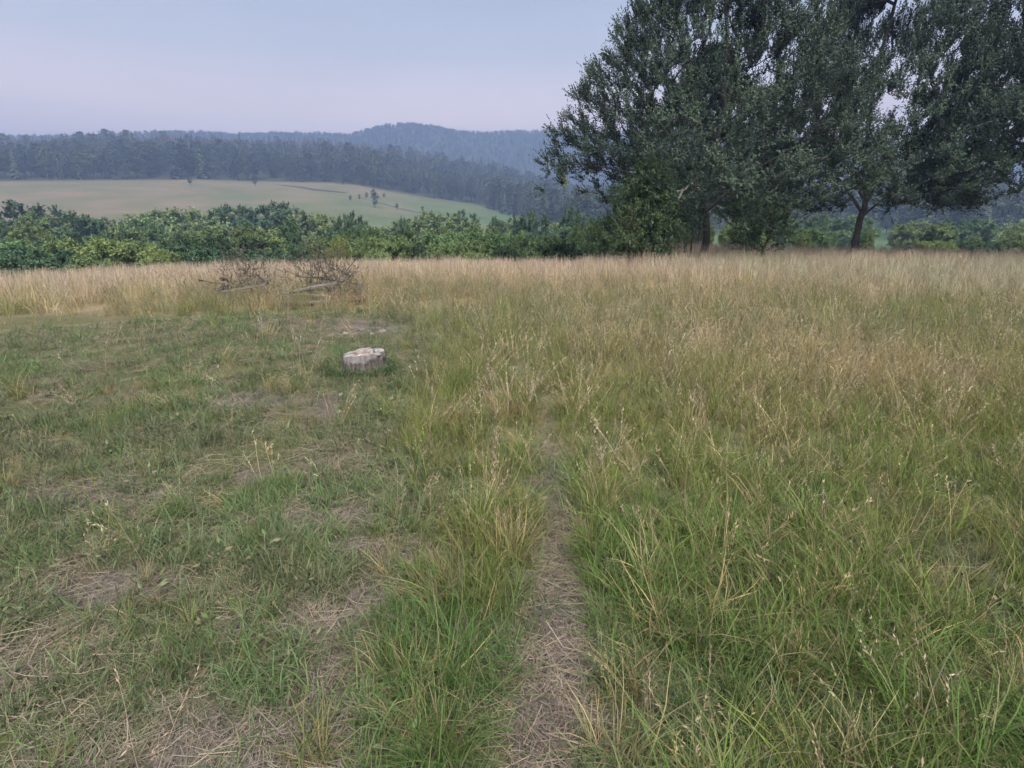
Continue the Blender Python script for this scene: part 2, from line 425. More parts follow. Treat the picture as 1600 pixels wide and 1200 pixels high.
M_green = blade_mat('grass_blade', .38, .38); M_dry = blade_mat('dry_stalk', .25, .3); M_lit = blade_mat('straw_litter', .05, .5)
def coll(name): return bpy.data.collections.new(name)
cg = coll('tuft_kinds')
for k in range(5): proto(cg, k, blades(40, (.14, .36), (.003, .0056), .06, .45, 1.3, 5, 100 + k), M_green)
for k in range(3): proto(cg, 5 + k, blades(30, (.20, .42), (.0028, .005), .05, .3, 1.0, 5, 120 + k), M_green)
cs = coll('short_kinds')
for k in range(5): proto(cs, k, blades(34, (.05, .19), (.003, .0055), .08, .7, 1.1, 4, 140 + k), M_green)
for k in range(3): proto(cs, 5 + k, herb(20, 150 + k), M_green)
cm = coll('meadow_kinds')
for k in range(5): proto(cm, k, blades(34, (.22, .55), (.004, .0075), .11, .38, .9, 4, 160 + k), M_green)
for k in range(3): proto(cm, 5 + k, merge([blades(16, (.2, .45), (.004, .007), .1, .4, .8, 4, 170 + k)[:4], stalks(9, (.4, .7), (.003, .0045), .1, .16, 175 + k)]), M_green)
cd = coll('stalk_kinds')
for k in range(5): proto(cd, k, stalks(6, (.3, .66), (.0017, .0028), .07, .24, 180 + k), M_dry)
cf = coll('far_kinds')
for k in range(5): proto(cf, k, merge([blades(22, (.25, .5), (.007, .012), .2, .3, .6, 3, 190 + k)[:4], stalks(18, (.4, .72), (.005, .008), .2, .15, 195 + k, 9, .2)]), M_dry)
cl = coll('litter_kinds')
for k in range(5): proto(cl, k, litter(70, 200 + k), M_lit)
for k in range(3): proto(cl, 5 + k, litter(16, 210 + k, (.12, .36), (.0016, .0034), .15), M_lit)

def gn_scatter(collection):
    g = bpy.data.node_groups.new('scatter_' + collection.name, 'GeometryNodeTree')
    g.interface.new_socket('Geometry', in_out='INPUT', socket_type='NodeSocketGeometry')
    g.interface.new_socket('Geometry', in_out='OUTPUT', socket_type='NodeSocketGeometry')
    N = g.nodes; gi = N.new('NodeGroupInput'); go = N.new('NodeGroupOutput')
    ci = N.new('GeometryNodeCollectionInfo'); ci.inputs['Collection'].default_value = collection
    ci.inputs['Separate Children'].default_value = True; ci.inputs['Reset Children'].default_value = True
    ip = N.new('GeometryNodeInstanceOnPoints'); ip.inputs['Pick Instance'].default_value = True
    def na(name, typ):
        x = N.new('GeometryNodeInputNamedAttribute'); x.data_type = typ; x.inputs['Name'].default_value = name
        return x.outputs['Attribute']
    er = N.new('FunctionNodeEulerToRotation')
    g.links.new(na('rot', 'FLOAT_VECTOR'), er.inputs[0]); g.links.new(er.outputs[0], ip.inputs['Rotation'])
    g.links.new(na('scl', 'FLOAT_VECTOR'), ip.inputs['Scale']); g.links.new(na('pid', 'INT'), ip.inputs['Instance Index'])
    g.links.new(ci.outputs[0], ip.inputs['Instance']); g.links.new(gi.outputs[0], ip.inputs['Points'])
    g.links.new(ip.outputs[0], go.inputs[0])
    return g

def scatter(name, collection, P, scl, pid, col, label, cat, tilt=.12):
    n = len(P)
    rot = np.stack([rng.normal(0, tilt, n), rng.normal(0, tilt, n), rng.uniform(0, 2 * np.pi, n)], 1)
    scl = np.asarray(scl)
    if scl.ndim == 1: scl = np.repeat(scl[:, None], 3, 1)
    me = mesh_np(name, P, [], None, {'rot': ('FLOAT_VECTOR', rot), 'scl': ('FLOAT_VECTOR', scl), 'pid': ('INT', pid),
                 'col': ('FLOAT_COLOR', np.concatenate([col, np.ones((n, 1))], 1))})
    o = tag(obj(name, me), label, cat, kind='stuff')
    md = o.modifiers.new('scatter', 'NODES'); md.node_group = gn_scatter(collection)
    return o

def sector(d0, d1, dens, half=52):
    A = R(half) * (d1 * d1 - d0 * d0); n = int(A * dens)
    d = np.sqrt(rng.uniform(d0 * d0, d1 * d1, n)); a_ = rng.uniform(-R(half), R(half), n)
    return d * np.sin(a_), d * np.cos(a_)

def lerp3(a_, b_, t):
    return np.asarray(a_)[None] * (1 - t)[:, None] + np.asarray(b_)[None] * t[:, None]
def place(x, y, dz=0): return np.stack([x, y, height(x, y) + dz], 1)
def jitter(col, amt=.25):
    return col * rng.uniform(1 - amt, 1 + amt, (len(col), 1)) * rng.uniform(.93, 1.07, (len(col), 3))

G1, G2, G3 = (.078, .150, .036), (.155, .190, .045), (.125, .185, .072)     # lush, yellow green, bluish mown
OL, GO, PA = (.235, .205, .090), (.42, .33, .165), (.47, .375, .285)           # olive, golden, pale straw
STUMP = (-1.55, 5.98)

def not_stump(x, y): return np.hypot(x - STUMP[0], y - STUMP[1]) > .20

# short mown grass
xs, ys_ = [], []
for d0, d1, de in ((.7, 3, 230), (3, 6, 150), (6, 11, 70)):
    x, y = sector(d0, d1, de); xs.append(x); ys_.append(y)
x, y = np.concatenate(xs), np.concatenate(ys_)
pr, _ = path_rel(x, y); mo = mown_of(x, y); so = soil_of(x, y)
n = fbm(x * 2.2, y * 2.2, 71)
keep = (rng.uniform(0, 1, len(x)) < np.clip(mo * (1 - .80 * so) * (.45 + 1.1 * sstep(.33, .55, n)) + (.25 + .6 * (1 - sstep(2.6, 4.2, y))) * (1 - mo), 0, 1) * np.where(np.abs(pr) > .95, 1, .16 + .8 * sstep(2.0, 3.6, y))) & not_stump(x, y)
x, y, n = x[keep], y[keep], n[keep]
t = np.clip(fbm(x * 1.3, y * 1.3, 72) * 1.6 - .4, 0, 1)
col = lerp3(G3, (.12, .125, .07), t); col = jitter(col, .3)
sc = rng.uniform(.6, 1.15, len(x)) * (.75 + .6 * n)
scatter('short_grass', cs, place(x, y), sc, np.where(rng.uniform(0, 1, len(x)) < .97, rng.integers(0, 5, len(x)), rng.integers(5, 8, len(x))), col, 'short mown green grass on the side with the stump', 'grass')

# lush tufts
xs, ys_ = [], []
for d0, d1, de in ((.7, 3, 170), (3, 6.5, 90)):
    x, y = sector(d0, d1, de); xs.append(x); ys_.append(y)
x, y = np.concatenate(xs), np.concatenate(ys_)
pr, hw = path_rel(x, y); mo = mown_of(x, y); so = soil_of(x, y)
n = fbm(x * 1.9, y * 1.9, 81); n2 = fbm(x * 3.1, y * 3.1, 82)
right = sstep(.0, .25, x - np.interp(y, PATH_Y, PATH_X))
pk = (1 - mo) * (.35 + .9 * sstep(.35, .6, n)) * (1 - .75 * sstep(3.6, 6, y)) + mo * .75 * sstep(.48, .60, n2) * (1 - .7 * so)
keep = (rng.uniform(0, 1, len(x)) < pk) & (np.abs(pr) > .95 + .5 * rng.uniform(0, 1, len(x))) & not_stump(x, y)
x, y, n, right, mo, pr = x[keep], y[keep], n[keep], right[keep], mo[keep], pr[keep]
t = np.clip(fbm(x * 1.2, y * 1.2, 83) * 2.2 - .6 + .25 * right, 0, 1)
col = jitter(lerp3(G1, G2, t), .28)
ol = (rng.uniform(0, 1, len(x)) < .22 + .3 * sstep(2.5, 5, y))[:, None]
col = np.where(ol, jitter(lerp3(OL, GO, rng.uniform(0, .8, len(x))), .2), col)
sc = rng.uniform(.55, 1.05, len(x)) * (.7 + .55 * n) * (1 + .08 * right) * (1 - .45 * mo) * (.62 + .38 * sstep(1.0, 2.2, np.abs(pr)))
scatter('lush_grass_tufts', cg, place(x, y), np.stack([sc, sc, sc * rng.uniform(.8, 1.15, len(x))], 1), rng.integers(0, 8, len(x)), col, 'long lush green grass tufts along both sides of the track', 'grass', .32)

# meadow grass in the middle distance
xs, ys_ = [], []
for d0, d1, de in ((1.2, 3, 16), (3, 7, 62), (7, 14, 42), (14, 20, 20)):
    x, y = sector(d0, d1, de); xs.append(x); ys_.append(y)
x, y = np.concatenate(xs), np.concatenate(ys_)
pr, _ = path_rel(x, y); mo = mown_of(x, y)
n = fbm(x * .9, y * .9, 91)
keep = (rng.uniform(0, 1, len(x)) < (1 - mo) * (.45 + .8 * sstep(.3, .6, n)) + .02) & (np.abs(pr) > 1.3 - .9 * sstep(4.2, 6.2, y)) & not_stump(x, y)
x, y, n, pr, mo = x[keep], y[keep], n[keep], pr[keep], mo[keep]
g = np.clip(fbm(x * .55, y * .55 * .6, 92) * 2.2 - .75, 0, 1)
dry = np.clip(sstep(2.5, 6.5, y) * .55 + .4 * sstep(10, 17, y) + (g - .5) * .85, 0, 1)
col = lerp3(G2, OL, np.clip(dry * 1.7, 0, 1)); col = col + (np.asarray(GO)[None] - col) * np.clip(dry * 1.5 - .55, 0, 1)[:, None] * rng.uniform(.3, 1, (len(x), 1))
col = col + (np.asarray(PA)[None] * .8 - col) * (sstep(10, 18, y) * .6)[:, None]
gg = (rng.uniform(0, 1, len(x)) < .38 * (1 - sstep(12, 19, y)))[:, None] * sstep(5, 8, y)[:, None]
col = col + (np.array((.165, .185, .105))[None] - col) * gg * .8
col = jitter(col, .25)
sc = rng.uniform(.5, .95, len(x)) * (.65 + .5 * n) * (.75 + .25 * sstep(3, 6, y)) * (1 - .35 * sstep(.9, .2, np.abs(pr)))
scatter('meadow_grass', cm, place(x, y), sc, rng.integers(0, 8, len(x)), col, 'tall olive and golden meadow grass across the middle of the field', 'grass', .25)

# dry seed stalks
xs, ys_ = [], []
for d0, d1, de in ((1.1, 3, 12), (3, 8, 28), (8, 14, 18)):
    x, y = sector(d0, d1, de); xs.append(x); ys_.append(y)
x, y = np.concatenate(xs), np.concatenate(ys_)
pr, _ = path_rel(x, y); mo = mown_of(x, y); n = fbm(x * 1.1, y * 1.1, 95)
keep = (rng.uniform(0, 1, len(x)) < (1 - .93 * mo) * (.3 + sstep(.4, .62, n))) & (np.abs(pr) > 1.7) & not_stump(x, y)
x, y = x[keep], y[keep]
col = jitter(lerp3(GO, PA, rng.uniform(0, .9, len(x))), .25)
scatter('dry_seed_stalks', cd, place(x, y), rng.uniform(.55, 1.0, len(x)) * (.8 + .2 * sstep(3, 6, y)), rng.integers(0, 5, len(x)), col, 'thin golden seed stalks standing above the green grass', 'grass', .2)

# pale straw at the far end
x1, y1 = sector(11, 18, 13, 54); x2, y2 = sector(18, 34, 9, 54)
x, y = np.concatenate([x1, x2]), np.concatenate([y1, y2])
d = np.hypot(x, y)
n = fbm(x * .35, y * .35, 97)
keep = rng.uniform(0, 1, len(x)) < sstep(12, 20, d) * (.6 + .6 * n)
x, y, n, d = x[keep], y[keep], n[keep], d[keep]
rt = sstep(3, 9, x) * (1 - sstep(20, 24, y))
col = lerp3(GO, PA, np.clip(sstep(12, 18, d) + .2 * rng.normal(0, 1, len(x)), 0, 1))
col = col + (np.array((.30, .30, .19))[None] - col) * (rt * .65)[:, None]
col = jitter(col, .16)
scatter('pale_straw_grass', cf, place(x, y), np.stack([rng.uniform(.7, 1.1, len(x))] * 2 + [rng.uniform(.6, 1.0, len(x)) * (.75 + .4 * n)], 1), rng.integers(0, 5, len(x)), col, 'pale ripe straw grass at the far edge of the meadow', 'grass', .08)

# straw litter
x, y = sector(.7, 4, 110); x2, y2 = sector(4, 11, 40)
x, y = np.concatenate([x, x2]), np.concatenate([y, y2])
pr, _ = path_rel(x, y); mo = mown_of(x, y); so = soil_of(x, y)
keep = (rng.uniform(0, 1, len(x)) < np.maximum(np.maximum(np.clip(1.9 - np.abs(pr) * .75, 0, 1) * (1 - sstep(5, 6.5, y)), so), mo * .5 + .08)) & not_stump(x, y)
x, y, pr, so = x[keep], y[keep], pr[keep], so[keep]
onp = (np.abs(pr) < 1.2).astype(float)
col = lerp3((.19, .16, .105), (.17, .135, .112), np.clip(onp * .7 + so * .6 + rng.uniform(0, .3, len(x)), 0, 1))
col = jitter(col, .3)
scatter('cut_straw', cl, place(x, y, .006), rng.uniform(.6, 1.1, len(x)), rng.integers(0, 8, len(x)), col, 'dry cut straw lying on the track and mown ground', 'straw', .04)

# rank grass round the stump
n_ = 70; a_ = rng.uniform(0, 2 * np.pi, n_); q = rng.uniform(.235, .36, n_)
x, y = STUMP[0] - .02 + q * np.cos(a_) * 1.15, STUMP[1] - .02 + q * np.sin(a_)
scatter('stump_grass', cg, place(x, y), rng.uniform(.4, .72, n_), rng.integers(0, 5, n_), jitter(np.tile(np.array((.065, .115, .04)), (n_, 1)), .3), 'dark green grass growing round the foot of the stump', 'grass', .12)
n_ = 60; a_ = rng.uniform(0, 2 * np.pi, n_); q = rng.uniform(.22, .31, n_)
x, y = STUMP[0] - .04 + q * np.cos(a_) * 1.2, STUMP[1] + q * np.sin(a_)
scatter('stump_weeds', cs, place(x, y), rng.uniform(.6, 1.0, n_), rng.integers(5, 8, n_), jitter(np.tile(np.array((.06, .10, .045)), (n_, 1)), .3), 'low broad leaved weeds round the foot of the stump', 'weeds', .12)

# ------------------------------------------------------------------ trees: skeleton + leaves
def resample(pts, step):
    pts = np.asarray(pts, float); out = [pts[0]]
    for a_, b_ in zip(pts[:-1], pts[1:]):
        m = max(1, int(np.linalg.norm(b_ - a_) / step))
        out += [a_ + (b_ - a_) * (k + 1) / m for k in range(m)]
    return np.array(out)

def grow(stems, att, r, step=.4, pen=.3, bend=.3, tip=.006, expo=2.4, lift=.12):
    """stems: list of polylines from the ground; att: (n,3) points the twigs must reach. Returns chains and tip data."""
    P = np.zeros((60000, 3)); par = np.full(60000, -1); L = np.zeros(60000); n = 0
    for s in stems:
        s = resample(s, step)
        for k, p in enumerate(s):
            P[n] = p + (r.normal(0, step * .06, 3) if k else 0)
            par[n] = n - 1 if k else -1
            if k == 0 and n and s[0][2] > .6: par[n] = int(np.argmin(np.linalg.norm(P[:n] - p, axis=1)))
            L[n] = L[par[n]] + np.linalg.norm(P[n] - P[par[n]]) if par[n] >= 0 else 0
            n += 1
    base = np.asarray(stems[0][0], float)
    order = np.argsort(np.linalg.norm(att - np.asarray(stems[0][len(stems[0]) // 2], float), axis=1))
    tips = []
    for q in order:
        A = att[q]
        dv = A - P[:n]; dist = np.linalg.norm(dv, axis=1)
        cost = dist + pen * L[:n] + np.where(dv[:, 2] < -.1 * dist, dist * .5, 0)
        cost[par[:n] < 0] += 50
        m = int(np.argmin(cost)); p0 = P[m].copy(); D_ = A - p0; dl = np.linalg.norm(D_)
        d0 = P[m] - P[par[m]] if par[m] >= 0 else np.array([0, 0, 1.]); d0 = d0 / (np.linalg.norm(d0) + 1e-9)
        ctrl = p0 + d0 * dl * bend + D_ * .3 + np.array([0, 0, lift * dl]) + r.normal(0, .07 * dl, 3)
        k = max(2, int(dl / step) + 1); prev = m
        for t in np.linspace(0, 1, k + 1)[1:]:
            pt = (1 - t) ** 2 * p0 + 2 * t * (1 - t) * ctrl + t * t * A + (r.normal(0, step * .07, 3) if t < 1 else 0)
            P[n] = pt; par[n] = prev; L[n] = L[prev] + np.linalg.norm(pt - P[prev]); prev = n; n += 1
        tips.append(n - 1)
    P, par = P[:n], par[:n]
    acc = np.zeros(n); kids = [[] for _ in range(n)]
    for k in range(n - 1, -1, -1):
        if acc[k] == 0: acc[k] = tip ** expo
        if par[k] >= 0: acc[par[k]] += acc[k]; kids[par[k]].append(k)
    rad_ = acc ** (1 / expo)
    return P, par, rad_, kids, np.array(tips)

def tubes(P, par, rad_, kids, sides_big=8, sides=4, big=.03, flare=None):
    V, F, o = [], [], 0
    starts = [(k, None) for k in range(len(P)) if par[k] < 0]
    while starts:
        k, fr = starts.pop()
        ch = [] if fr is None else [fr]
        ch.append(k)
        while kids[k]:
            ks = sorted(kids[k], key=lambda q: -rad_[q])
            for q in ks[1:]: starts.append((q, k))
            k = ks[0]; ch.append(k)
        pts = P[ch]; rr = rad_[ch].copy()
        if fr is not None: rr[0] = min(rr[0], rr[1] * 1.25)
        if len(pts) < 2: continue
        if flare and fr is None:
            z = pts[:, 2] - pts[0, 2]; rr = rr * (1 + flare * np.exp(-z / .35))
        s = sides_big if rr.max() > big else sides
        tg = np.gradient(pts, axis=0); tg /= np.linalg.norm(tg, axis=1)[:, None] + 1e-9
        ref = np.where(np.abs(tg[:, 2:3]) > .9, np.array([[1., 0, 0]]), np.array([[0, 0, 1.]]))
        ref = np.repeat(ref[:1], len(pts), 0)
        u = np.cross(tg, ref); u /= np.linalg.norm(u, axis=1)[:, None] + 1e-9; v = np.cross(tg, u)
        an = np.linspace(0, 2 * np.pi, s, endpoint=False)
        ring = pts[:, None] + rr[:, None, None] * (np.cos(an)[None, :, None] * u[:, None] + np.sin(an)[None, :, None] * v[:, None])
        V.append(ring.reshape(-1, 3)); m = len(pts)
        i, j = np.meshgrid(np.arange(m - 1), np.arange(s), indexing='ij'); j2 = (j + 1) % s
        F.append(o + np.stack([i * s + j, i * s + j2, (i + 1) * s + j2, (i + 1) * s + j], -1).reshape(-1, 4)); o += m * s
    return np.concatenate(V), np.concatenate(F)

def shoots(P, par, tips, r, per, leaves, Ls, leafL, leafW, upw=.5, center=None, droop=0, outw=.6):
    """leafy shoots near every tip; returns leaf verts, faces, bt, and twig polylines"""
    tp = P[tips]; pt = P[par[tips]]
    T = np.repeat(np.arange(len(tips)), per)
    f = r.uniform(0, 1, len(T))[:, None]
    o = pt[T] * f + tp[T] * (1 - f)
    d = (tp - pt)[T]; d = d / (np.linalg.norm(d, axis=1)[:, None] + 1e-9)
    out = o - center if center is not None else d
    out = out / (np.linalg.norm(out, axis=1)[:, None] + 1e-9)
    d = d * .5 + out * outw + np.array([[0, 0, upw]]) + r.normal(0, .5, d.shape)
    d /= np.linalg.norm(d, axis=1)[:, None]
    Ln = r.uniform(*Ls, len(T))
    s = (np.arange(leaves)[None] + r.uniform(0, 1, (len(T), leaves))) / leaves
    Q = o[:, None] + d[:, None] * (s * Ln[:, None])[..., None] + np.array([0, 0, -droop]) * (s ** 2 * Ln[:, None])[..., None]
    Q = Q.reshape(-1, 3)
    dd = np.repeat(d, leaves, 0) * .55 + r.normal(0, .62, (len(Q), 3)) + np.array([[0, 0, -droop * .4]])
    dd /= np.linalg.norm(dd, axis=1)[:, None]
    oc = Q - (center if center is not None else Q.mean(0)); oc /= np.linalg.norm(oc, axis=1)[:, None] + 1e-9
    V, F = diamonds(Q, dd, r.uniform(*leafL, len(Q)), r.uniform(*leafW, len(Q)), r, .12, oc * .8 + np.array([[0, 0, .75]]))
    clump = np.repeat(r.uniform(-.22, .22, len(tips))[T], leaves)
    bt = np.clip(.5 + clump + r.normal(0, .18, len(Q)), 0, .95)
    # twigs as thin three sided spikes
    w = .004
    ref = np.cross(d, np.array([[.3, .2, .93]])); ref /= np.linalg.norm(ref, axis=1)[:, None] + 1e-9; v = np.cross(d, ref)
    e = o + d * Ln[:, None] * .9 + np.array([[0, 0, -droop]]) * (.81 * Ln)[:, None]
    TV = np.stack([o + ref * w, o - ref * w * .5 + v * w * .87, o - ref * w * .5 - v * w * .87, e], 1).reshape(-1, 3)
    k = np.arange(len(T))[:, None] * 4
    TF = np.concatenate([k + np.array([[0, 1, 3]]), k + np.array([[1, 2, 3]]), k + np.array([[2, 0, 3]])])
    return V, F, bt, Q, TV, TF

def build_tree(name, stems, att, seed, bark, leafm, loc, per=5, leaves=14, Ls=(.3, .6), leafL=(.06, .1), leafW=(.03, .05), upw=.5, droop=0,
               step=.4, pen=.3, tip=.006, flare=.5, center=None, mark=None, bend=.3, lift=.12, color=(1, 1, 1), outw=.6, expo=2.4):
    r = np.random.default_rng(seed)
    P, par, rd, kids, tips = grow(stems, np.asarray(att, float), r, step, pen, bend, tip, expo, lift)
    root = empty(name, loc)
    V, F = tubes(P, par, rd, kids, flare=flare)
    if center is None: center = np.mean(att, 0) - np.array([0, 0, .15 * np.ptp(np.asarray(att)[:, 2])])
    LV, LF, bt, Q, TV, TF = shoots(P, par, tips, r, per, leaves, Ls, leafL, leafW, upw, center, droop, outw)
    if mark is not None:
        hit = np.linalg.norm(Q - mark[0], axis=1) < mark[1]; bt[hit] = 1.0
    V2 = np.concatenate([V, TV])
    obj('trunk', mesh_np('trunk', V2, [F, TF + len(V)], bark, smooth=True), root)
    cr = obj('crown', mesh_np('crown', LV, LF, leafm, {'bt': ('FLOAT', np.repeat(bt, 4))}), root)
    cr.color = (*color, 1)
    return root

bark_grey = bark_mat('grey_bark', (.022, .02, .018), (.10, .088, .078), 7)
bark_red = bark_mat('reddish_bark', (.05, .028, .022), (.15, .09, .07), 9)
leaf_pear = leaf_mat('pear_leaves', [(.0, (.030, .046, .036)), (.45, (.052, .078, .056)), (.85, (.082, .120, .070)), (.97, (.09, .125, .072)), (1.0, (.20, .23, .06))])
leaf_dead = leaf_mat('withered_leaves', [(0, (.07, .06, .045)), (1, (.16, .14, .10))])
leaf_bush = leaf_mat('shrub_leaves', [(.0, (.050, .080, .036)), (.5, (.110, .162, .070)), (1.0, (.19, .245, .105))])

# the great old tree at the edge of the meadow
TX, TY = 7.6, 24.0
tz = float(height(TX, TY))
r = np.random.default_rng(11)
zz = np.array([1.9, 2.6, 3.2, 4.9, 6.2, 7.1, 8.8, 10.4, 11.6]); rrad = np.array([4.6, 6.2, 6.55, 6.2, 5.5, 4.7, 3.3, 1.9, .4])
att = []
while len(att) < 1900:
    z = r.uniform(1.9, 11.6); rm = np.interp(z, zz, rrad); an = r.uniform(0, 2 * np.pi)
    rm *= .86 + .28 * float(fbm(np.array(an * 1.6 + 9), np.array(z * .55), 13))
    if math.cos(an) > 0: rm *= .92
    q = rm * r.uniform(.04, 1) ** .42
    x, y = q * math.cos(an), q * math.sin(an) * .85
    if z < 3.4 and q < 3.4: continue
    # clear pockets beneath the low limb, as in a lightly browsed old pear
    if float(fbm(np.array(x * .55 + 3), np.array(z * .75 + y * .35), 14)) < .36: continue
    if -5.6 < x < -3.6 and z < 3.35 and y < 3.0: continue
    att.append((x, y, z - tz * 0))
att = np.array(att)
stems = [[(0, 0, -.1), (.05, .0, 1.2), (-.15, .1, 2.4), (.1, .1, 3.8), (.3, 0, 5.6), (.2, .1, 7.6), (.0, 0, 9.4)],
         [(-.05, .05, 1.7), (-1.0, -.2, 2.7), (-2.2, -.5, 3.0), (-3.5, -.4, 3.35), (-4.6, -.2, 3.55)],
         [(-.1, .05, 2.2), (-.9, .3, 3.7), (-2.0, .3, 5.0), (-2.9, .1, 6.2)],
         [(.0, 0, 1.9), (1.1, -.4, 3.1), (2.5, -.6, 4.0), (3.8, -.4, 4.6)],
         [(.1, .1, 2.6), (.6, 1.1, 3.9), (1.0, 2.3, 5.0), (1.2, 3.2, 5.8)],
         [(.0, -.1, 2.4), (-.4, -1.2, 3.6), (-.6, -2.3, 4.6), (-.5, -3.2, 5.4)]]
mark = (np.array(at_depth(884, 286, 22.2) - Vector((TX, TY, tz))), .2)
att = np.concatenate([att, mark[0][None] + r.normal(0, .15, (4, 3))])
big_tree = build_tree('pear_tree', stems, att, 21, bark_grey, leaf_pear, (TX, TY, tz), per=8, leaves=20, Ls=(.35, .75), leafL=(.065, .11), leafW=(.036, .056), upw=.85, pen=.12, tip=.0075, flare=.55, mark=mark, center=np.array([0, 0, 3.5]), bend=.25, expo=2.3)
tag(big_tree, 'huge dark old tree with a low limb reaching over the meadow', 'tree')

def dead_limb(name, pts, r0, r1, parent, mat):
    pts = np.asarray(pts, float); pts = resample(pts, .12) ; n = len(pts)
    pts[1:-1] += np.random.default_rng(5).normal(0, .012, (n - 2, 3))
    par = np.arange(n) - 1; kids = [[k + 1] if k < n - 1 else [] for k in range(n)]
    V, F = tubes(pts, par, np.linspace(r0, r1, n), kids, 8, 8)
    return obj(name, mesh_np(name, V, F, mat, smooth=True), parent)
pale_wood = bark_mat('weathered_wood', (.16, .145, .13), (.40, .37, .34), 5)
rel = lambda px, py, Y: np.array(at_depth(px, py, Y) - Vector((TX, TY, tz)))
o = dead_limb('bare_limb', [(-.12, -.3, 2.35), rel(1082, 287, 21.6), rel(1068, 297, 20.6), rel(1056, 299, 20.2), rel(1041, 292, 20.0)], .08, .024, big_tree, pale_wood)
o['label'] = 'pale bare dead limb on the near side of the trunk'
o = dead_limb('broken_stub', [rel(1066, 297, 20.55), rel(1063, 306, 20.3), rel(1057, 315, 20.1), rel(1048, 319, 20.0)], .05, .028, big_tree, pale_wood)
o['label'] = 'pale broken stub hanging from the bare limb'

# more trees of the same row, further along
def other(src, x, y, rz, s, label, tint=(1, 1, 1)):
    c = copy_tree(src); c.location = (x, y, float(height(x, y)) - .05); c.rotation_euler = (0, 0, rz); c.scale = s
    tag(c, label, 'tree'); 
    for ch in list(c.children):
        if ch.name.startswith(('bare_limb', 'broken_stub')): bpy.data.objects.remove(ch)
        elif ch.name.startswith('crown'): ch.color = (*tint, 1)
    return c
other(big_tree, 15.6, 27.5, 2.3, (1.0, 1.0, 1.08), 'tall dark tree next along the row from the huge low-limbed tree', (.92, .95, .95))
other(big_tree, 21.5, 24.5, 4.1, (1.05, 1.0, 1.22), 'tallest dark tree at the outer end of the row', (.85, .92, .9))
other(big_tree, 12.0, 39.0, 1.1, (1.0, 1.0, .98), 'dark tree standing behind the gap in the row', (.9, 1.0, .9))

# understorey below the great tree
def blob(n, r, rad3, c, shell=.5, lo=None):
    q = r.normal(0, 1, (n, 3)); q /= np.linalg.norm(q, axis=1)[:, None]; q *= (r.uniform(.05, 1, n) ** shell)[:, None]
    p = q * np.asarray(rad3)[None] + np.asarray(c)[None]
    if lo is not None: p[:, 2] = np.maximum(p[:, 2], lo + r.uniform(0, .25, n))
    return p
r = np.random.default_rng(31)
def gpos(px, Y):
    x = at_depth(px, 400, Y).x; return (x, Y, float(height(x, Y)) - .03)
att = np.concatenate([blob(60, r, (.55, .5, .75), (0, 0, 1.35)), blob(25, r, (.4, .4, .4), (-.35, 0, .8))])
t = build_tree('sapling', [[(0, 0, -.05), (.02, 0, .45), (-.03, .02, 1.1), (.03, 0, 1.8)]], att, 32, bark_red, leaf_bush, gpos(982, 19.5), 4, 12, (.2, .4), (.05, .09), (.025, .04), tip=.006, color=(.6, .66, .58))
tag(t, 'slim reddish stemmed sapling in front of the leafy shrubs by the huge tree', 'sapling')
att = np.concatenate([blob(170, r, (1.05, .85, 1.1), (-.1, 0, 2.0)), blob(90, r, (1.0, .8, .7), (.1, 0, 1.1)), blob(40, r, (.5, .5, .5), (-.1, 0, 2.95))])
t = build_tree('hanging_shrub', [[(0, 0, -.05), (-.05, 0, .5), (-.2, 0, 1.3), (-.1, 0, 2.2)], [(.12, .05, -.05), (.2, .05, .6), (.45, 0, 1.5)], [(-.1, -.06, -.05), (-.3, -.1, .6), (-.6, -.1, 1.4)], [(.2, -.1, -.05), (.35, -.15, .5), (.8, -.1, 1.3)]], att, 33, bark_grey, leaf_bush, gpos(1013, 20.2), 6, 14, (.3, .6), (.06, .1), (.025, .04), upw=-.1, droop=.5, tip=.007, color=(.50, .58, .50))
tag(t, 'dense many stemmed shrub with hanging leaves under the huge tree', 'shrub')
att = np.concatenate([blob(120, r, (.95, .9, 1.1), (0, 0, 2.5)), blob(40, r, (.7, .6, .5), (-.2, 0, 1.5))])
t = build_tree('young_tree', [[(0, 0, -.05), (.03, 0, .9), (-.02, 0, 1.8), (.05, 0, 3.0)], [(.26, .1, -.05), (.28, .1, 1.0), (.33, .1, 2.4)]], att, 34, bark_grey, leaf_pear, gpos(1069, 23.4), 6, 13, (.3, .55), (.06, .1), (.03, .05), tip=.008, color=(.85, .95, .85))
tag(t, 'young tree with two thin dark stems in the shade of the huge tree', 'tree')
att = np.concatenate([blob(130, r, (1.3, .9, .8), (0, 0, 1.0), lo=.25), blob(60, r, (.7, .7, .7), (.5, 0, 1.7))])
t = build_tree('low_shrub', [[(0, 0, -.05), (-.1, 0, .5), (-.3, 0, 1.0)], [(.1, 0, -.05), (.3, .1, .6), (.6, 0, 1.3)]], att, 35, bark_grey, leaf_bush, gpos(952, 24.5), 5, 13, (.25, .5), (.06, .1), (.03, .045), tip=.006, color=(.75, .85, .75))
tag(t, 'rounded low shrub at the straw edge beside the slim sapling', 'shrub')
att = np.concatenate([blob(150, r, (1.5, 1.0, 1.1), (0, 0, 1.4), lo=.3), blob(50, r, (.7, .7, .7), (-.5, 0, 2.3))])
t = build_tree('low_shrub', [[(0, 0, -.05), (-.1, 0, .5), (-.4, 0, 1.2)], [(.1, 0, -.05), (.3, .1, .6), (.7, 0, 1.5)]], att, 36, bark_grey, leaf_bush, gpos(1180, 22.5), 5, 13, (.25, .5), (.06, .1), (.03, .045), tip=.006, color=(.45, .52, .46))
tag(t, 'dark shrub in the shade beyond the trunk of the huge tree', 'shrub')

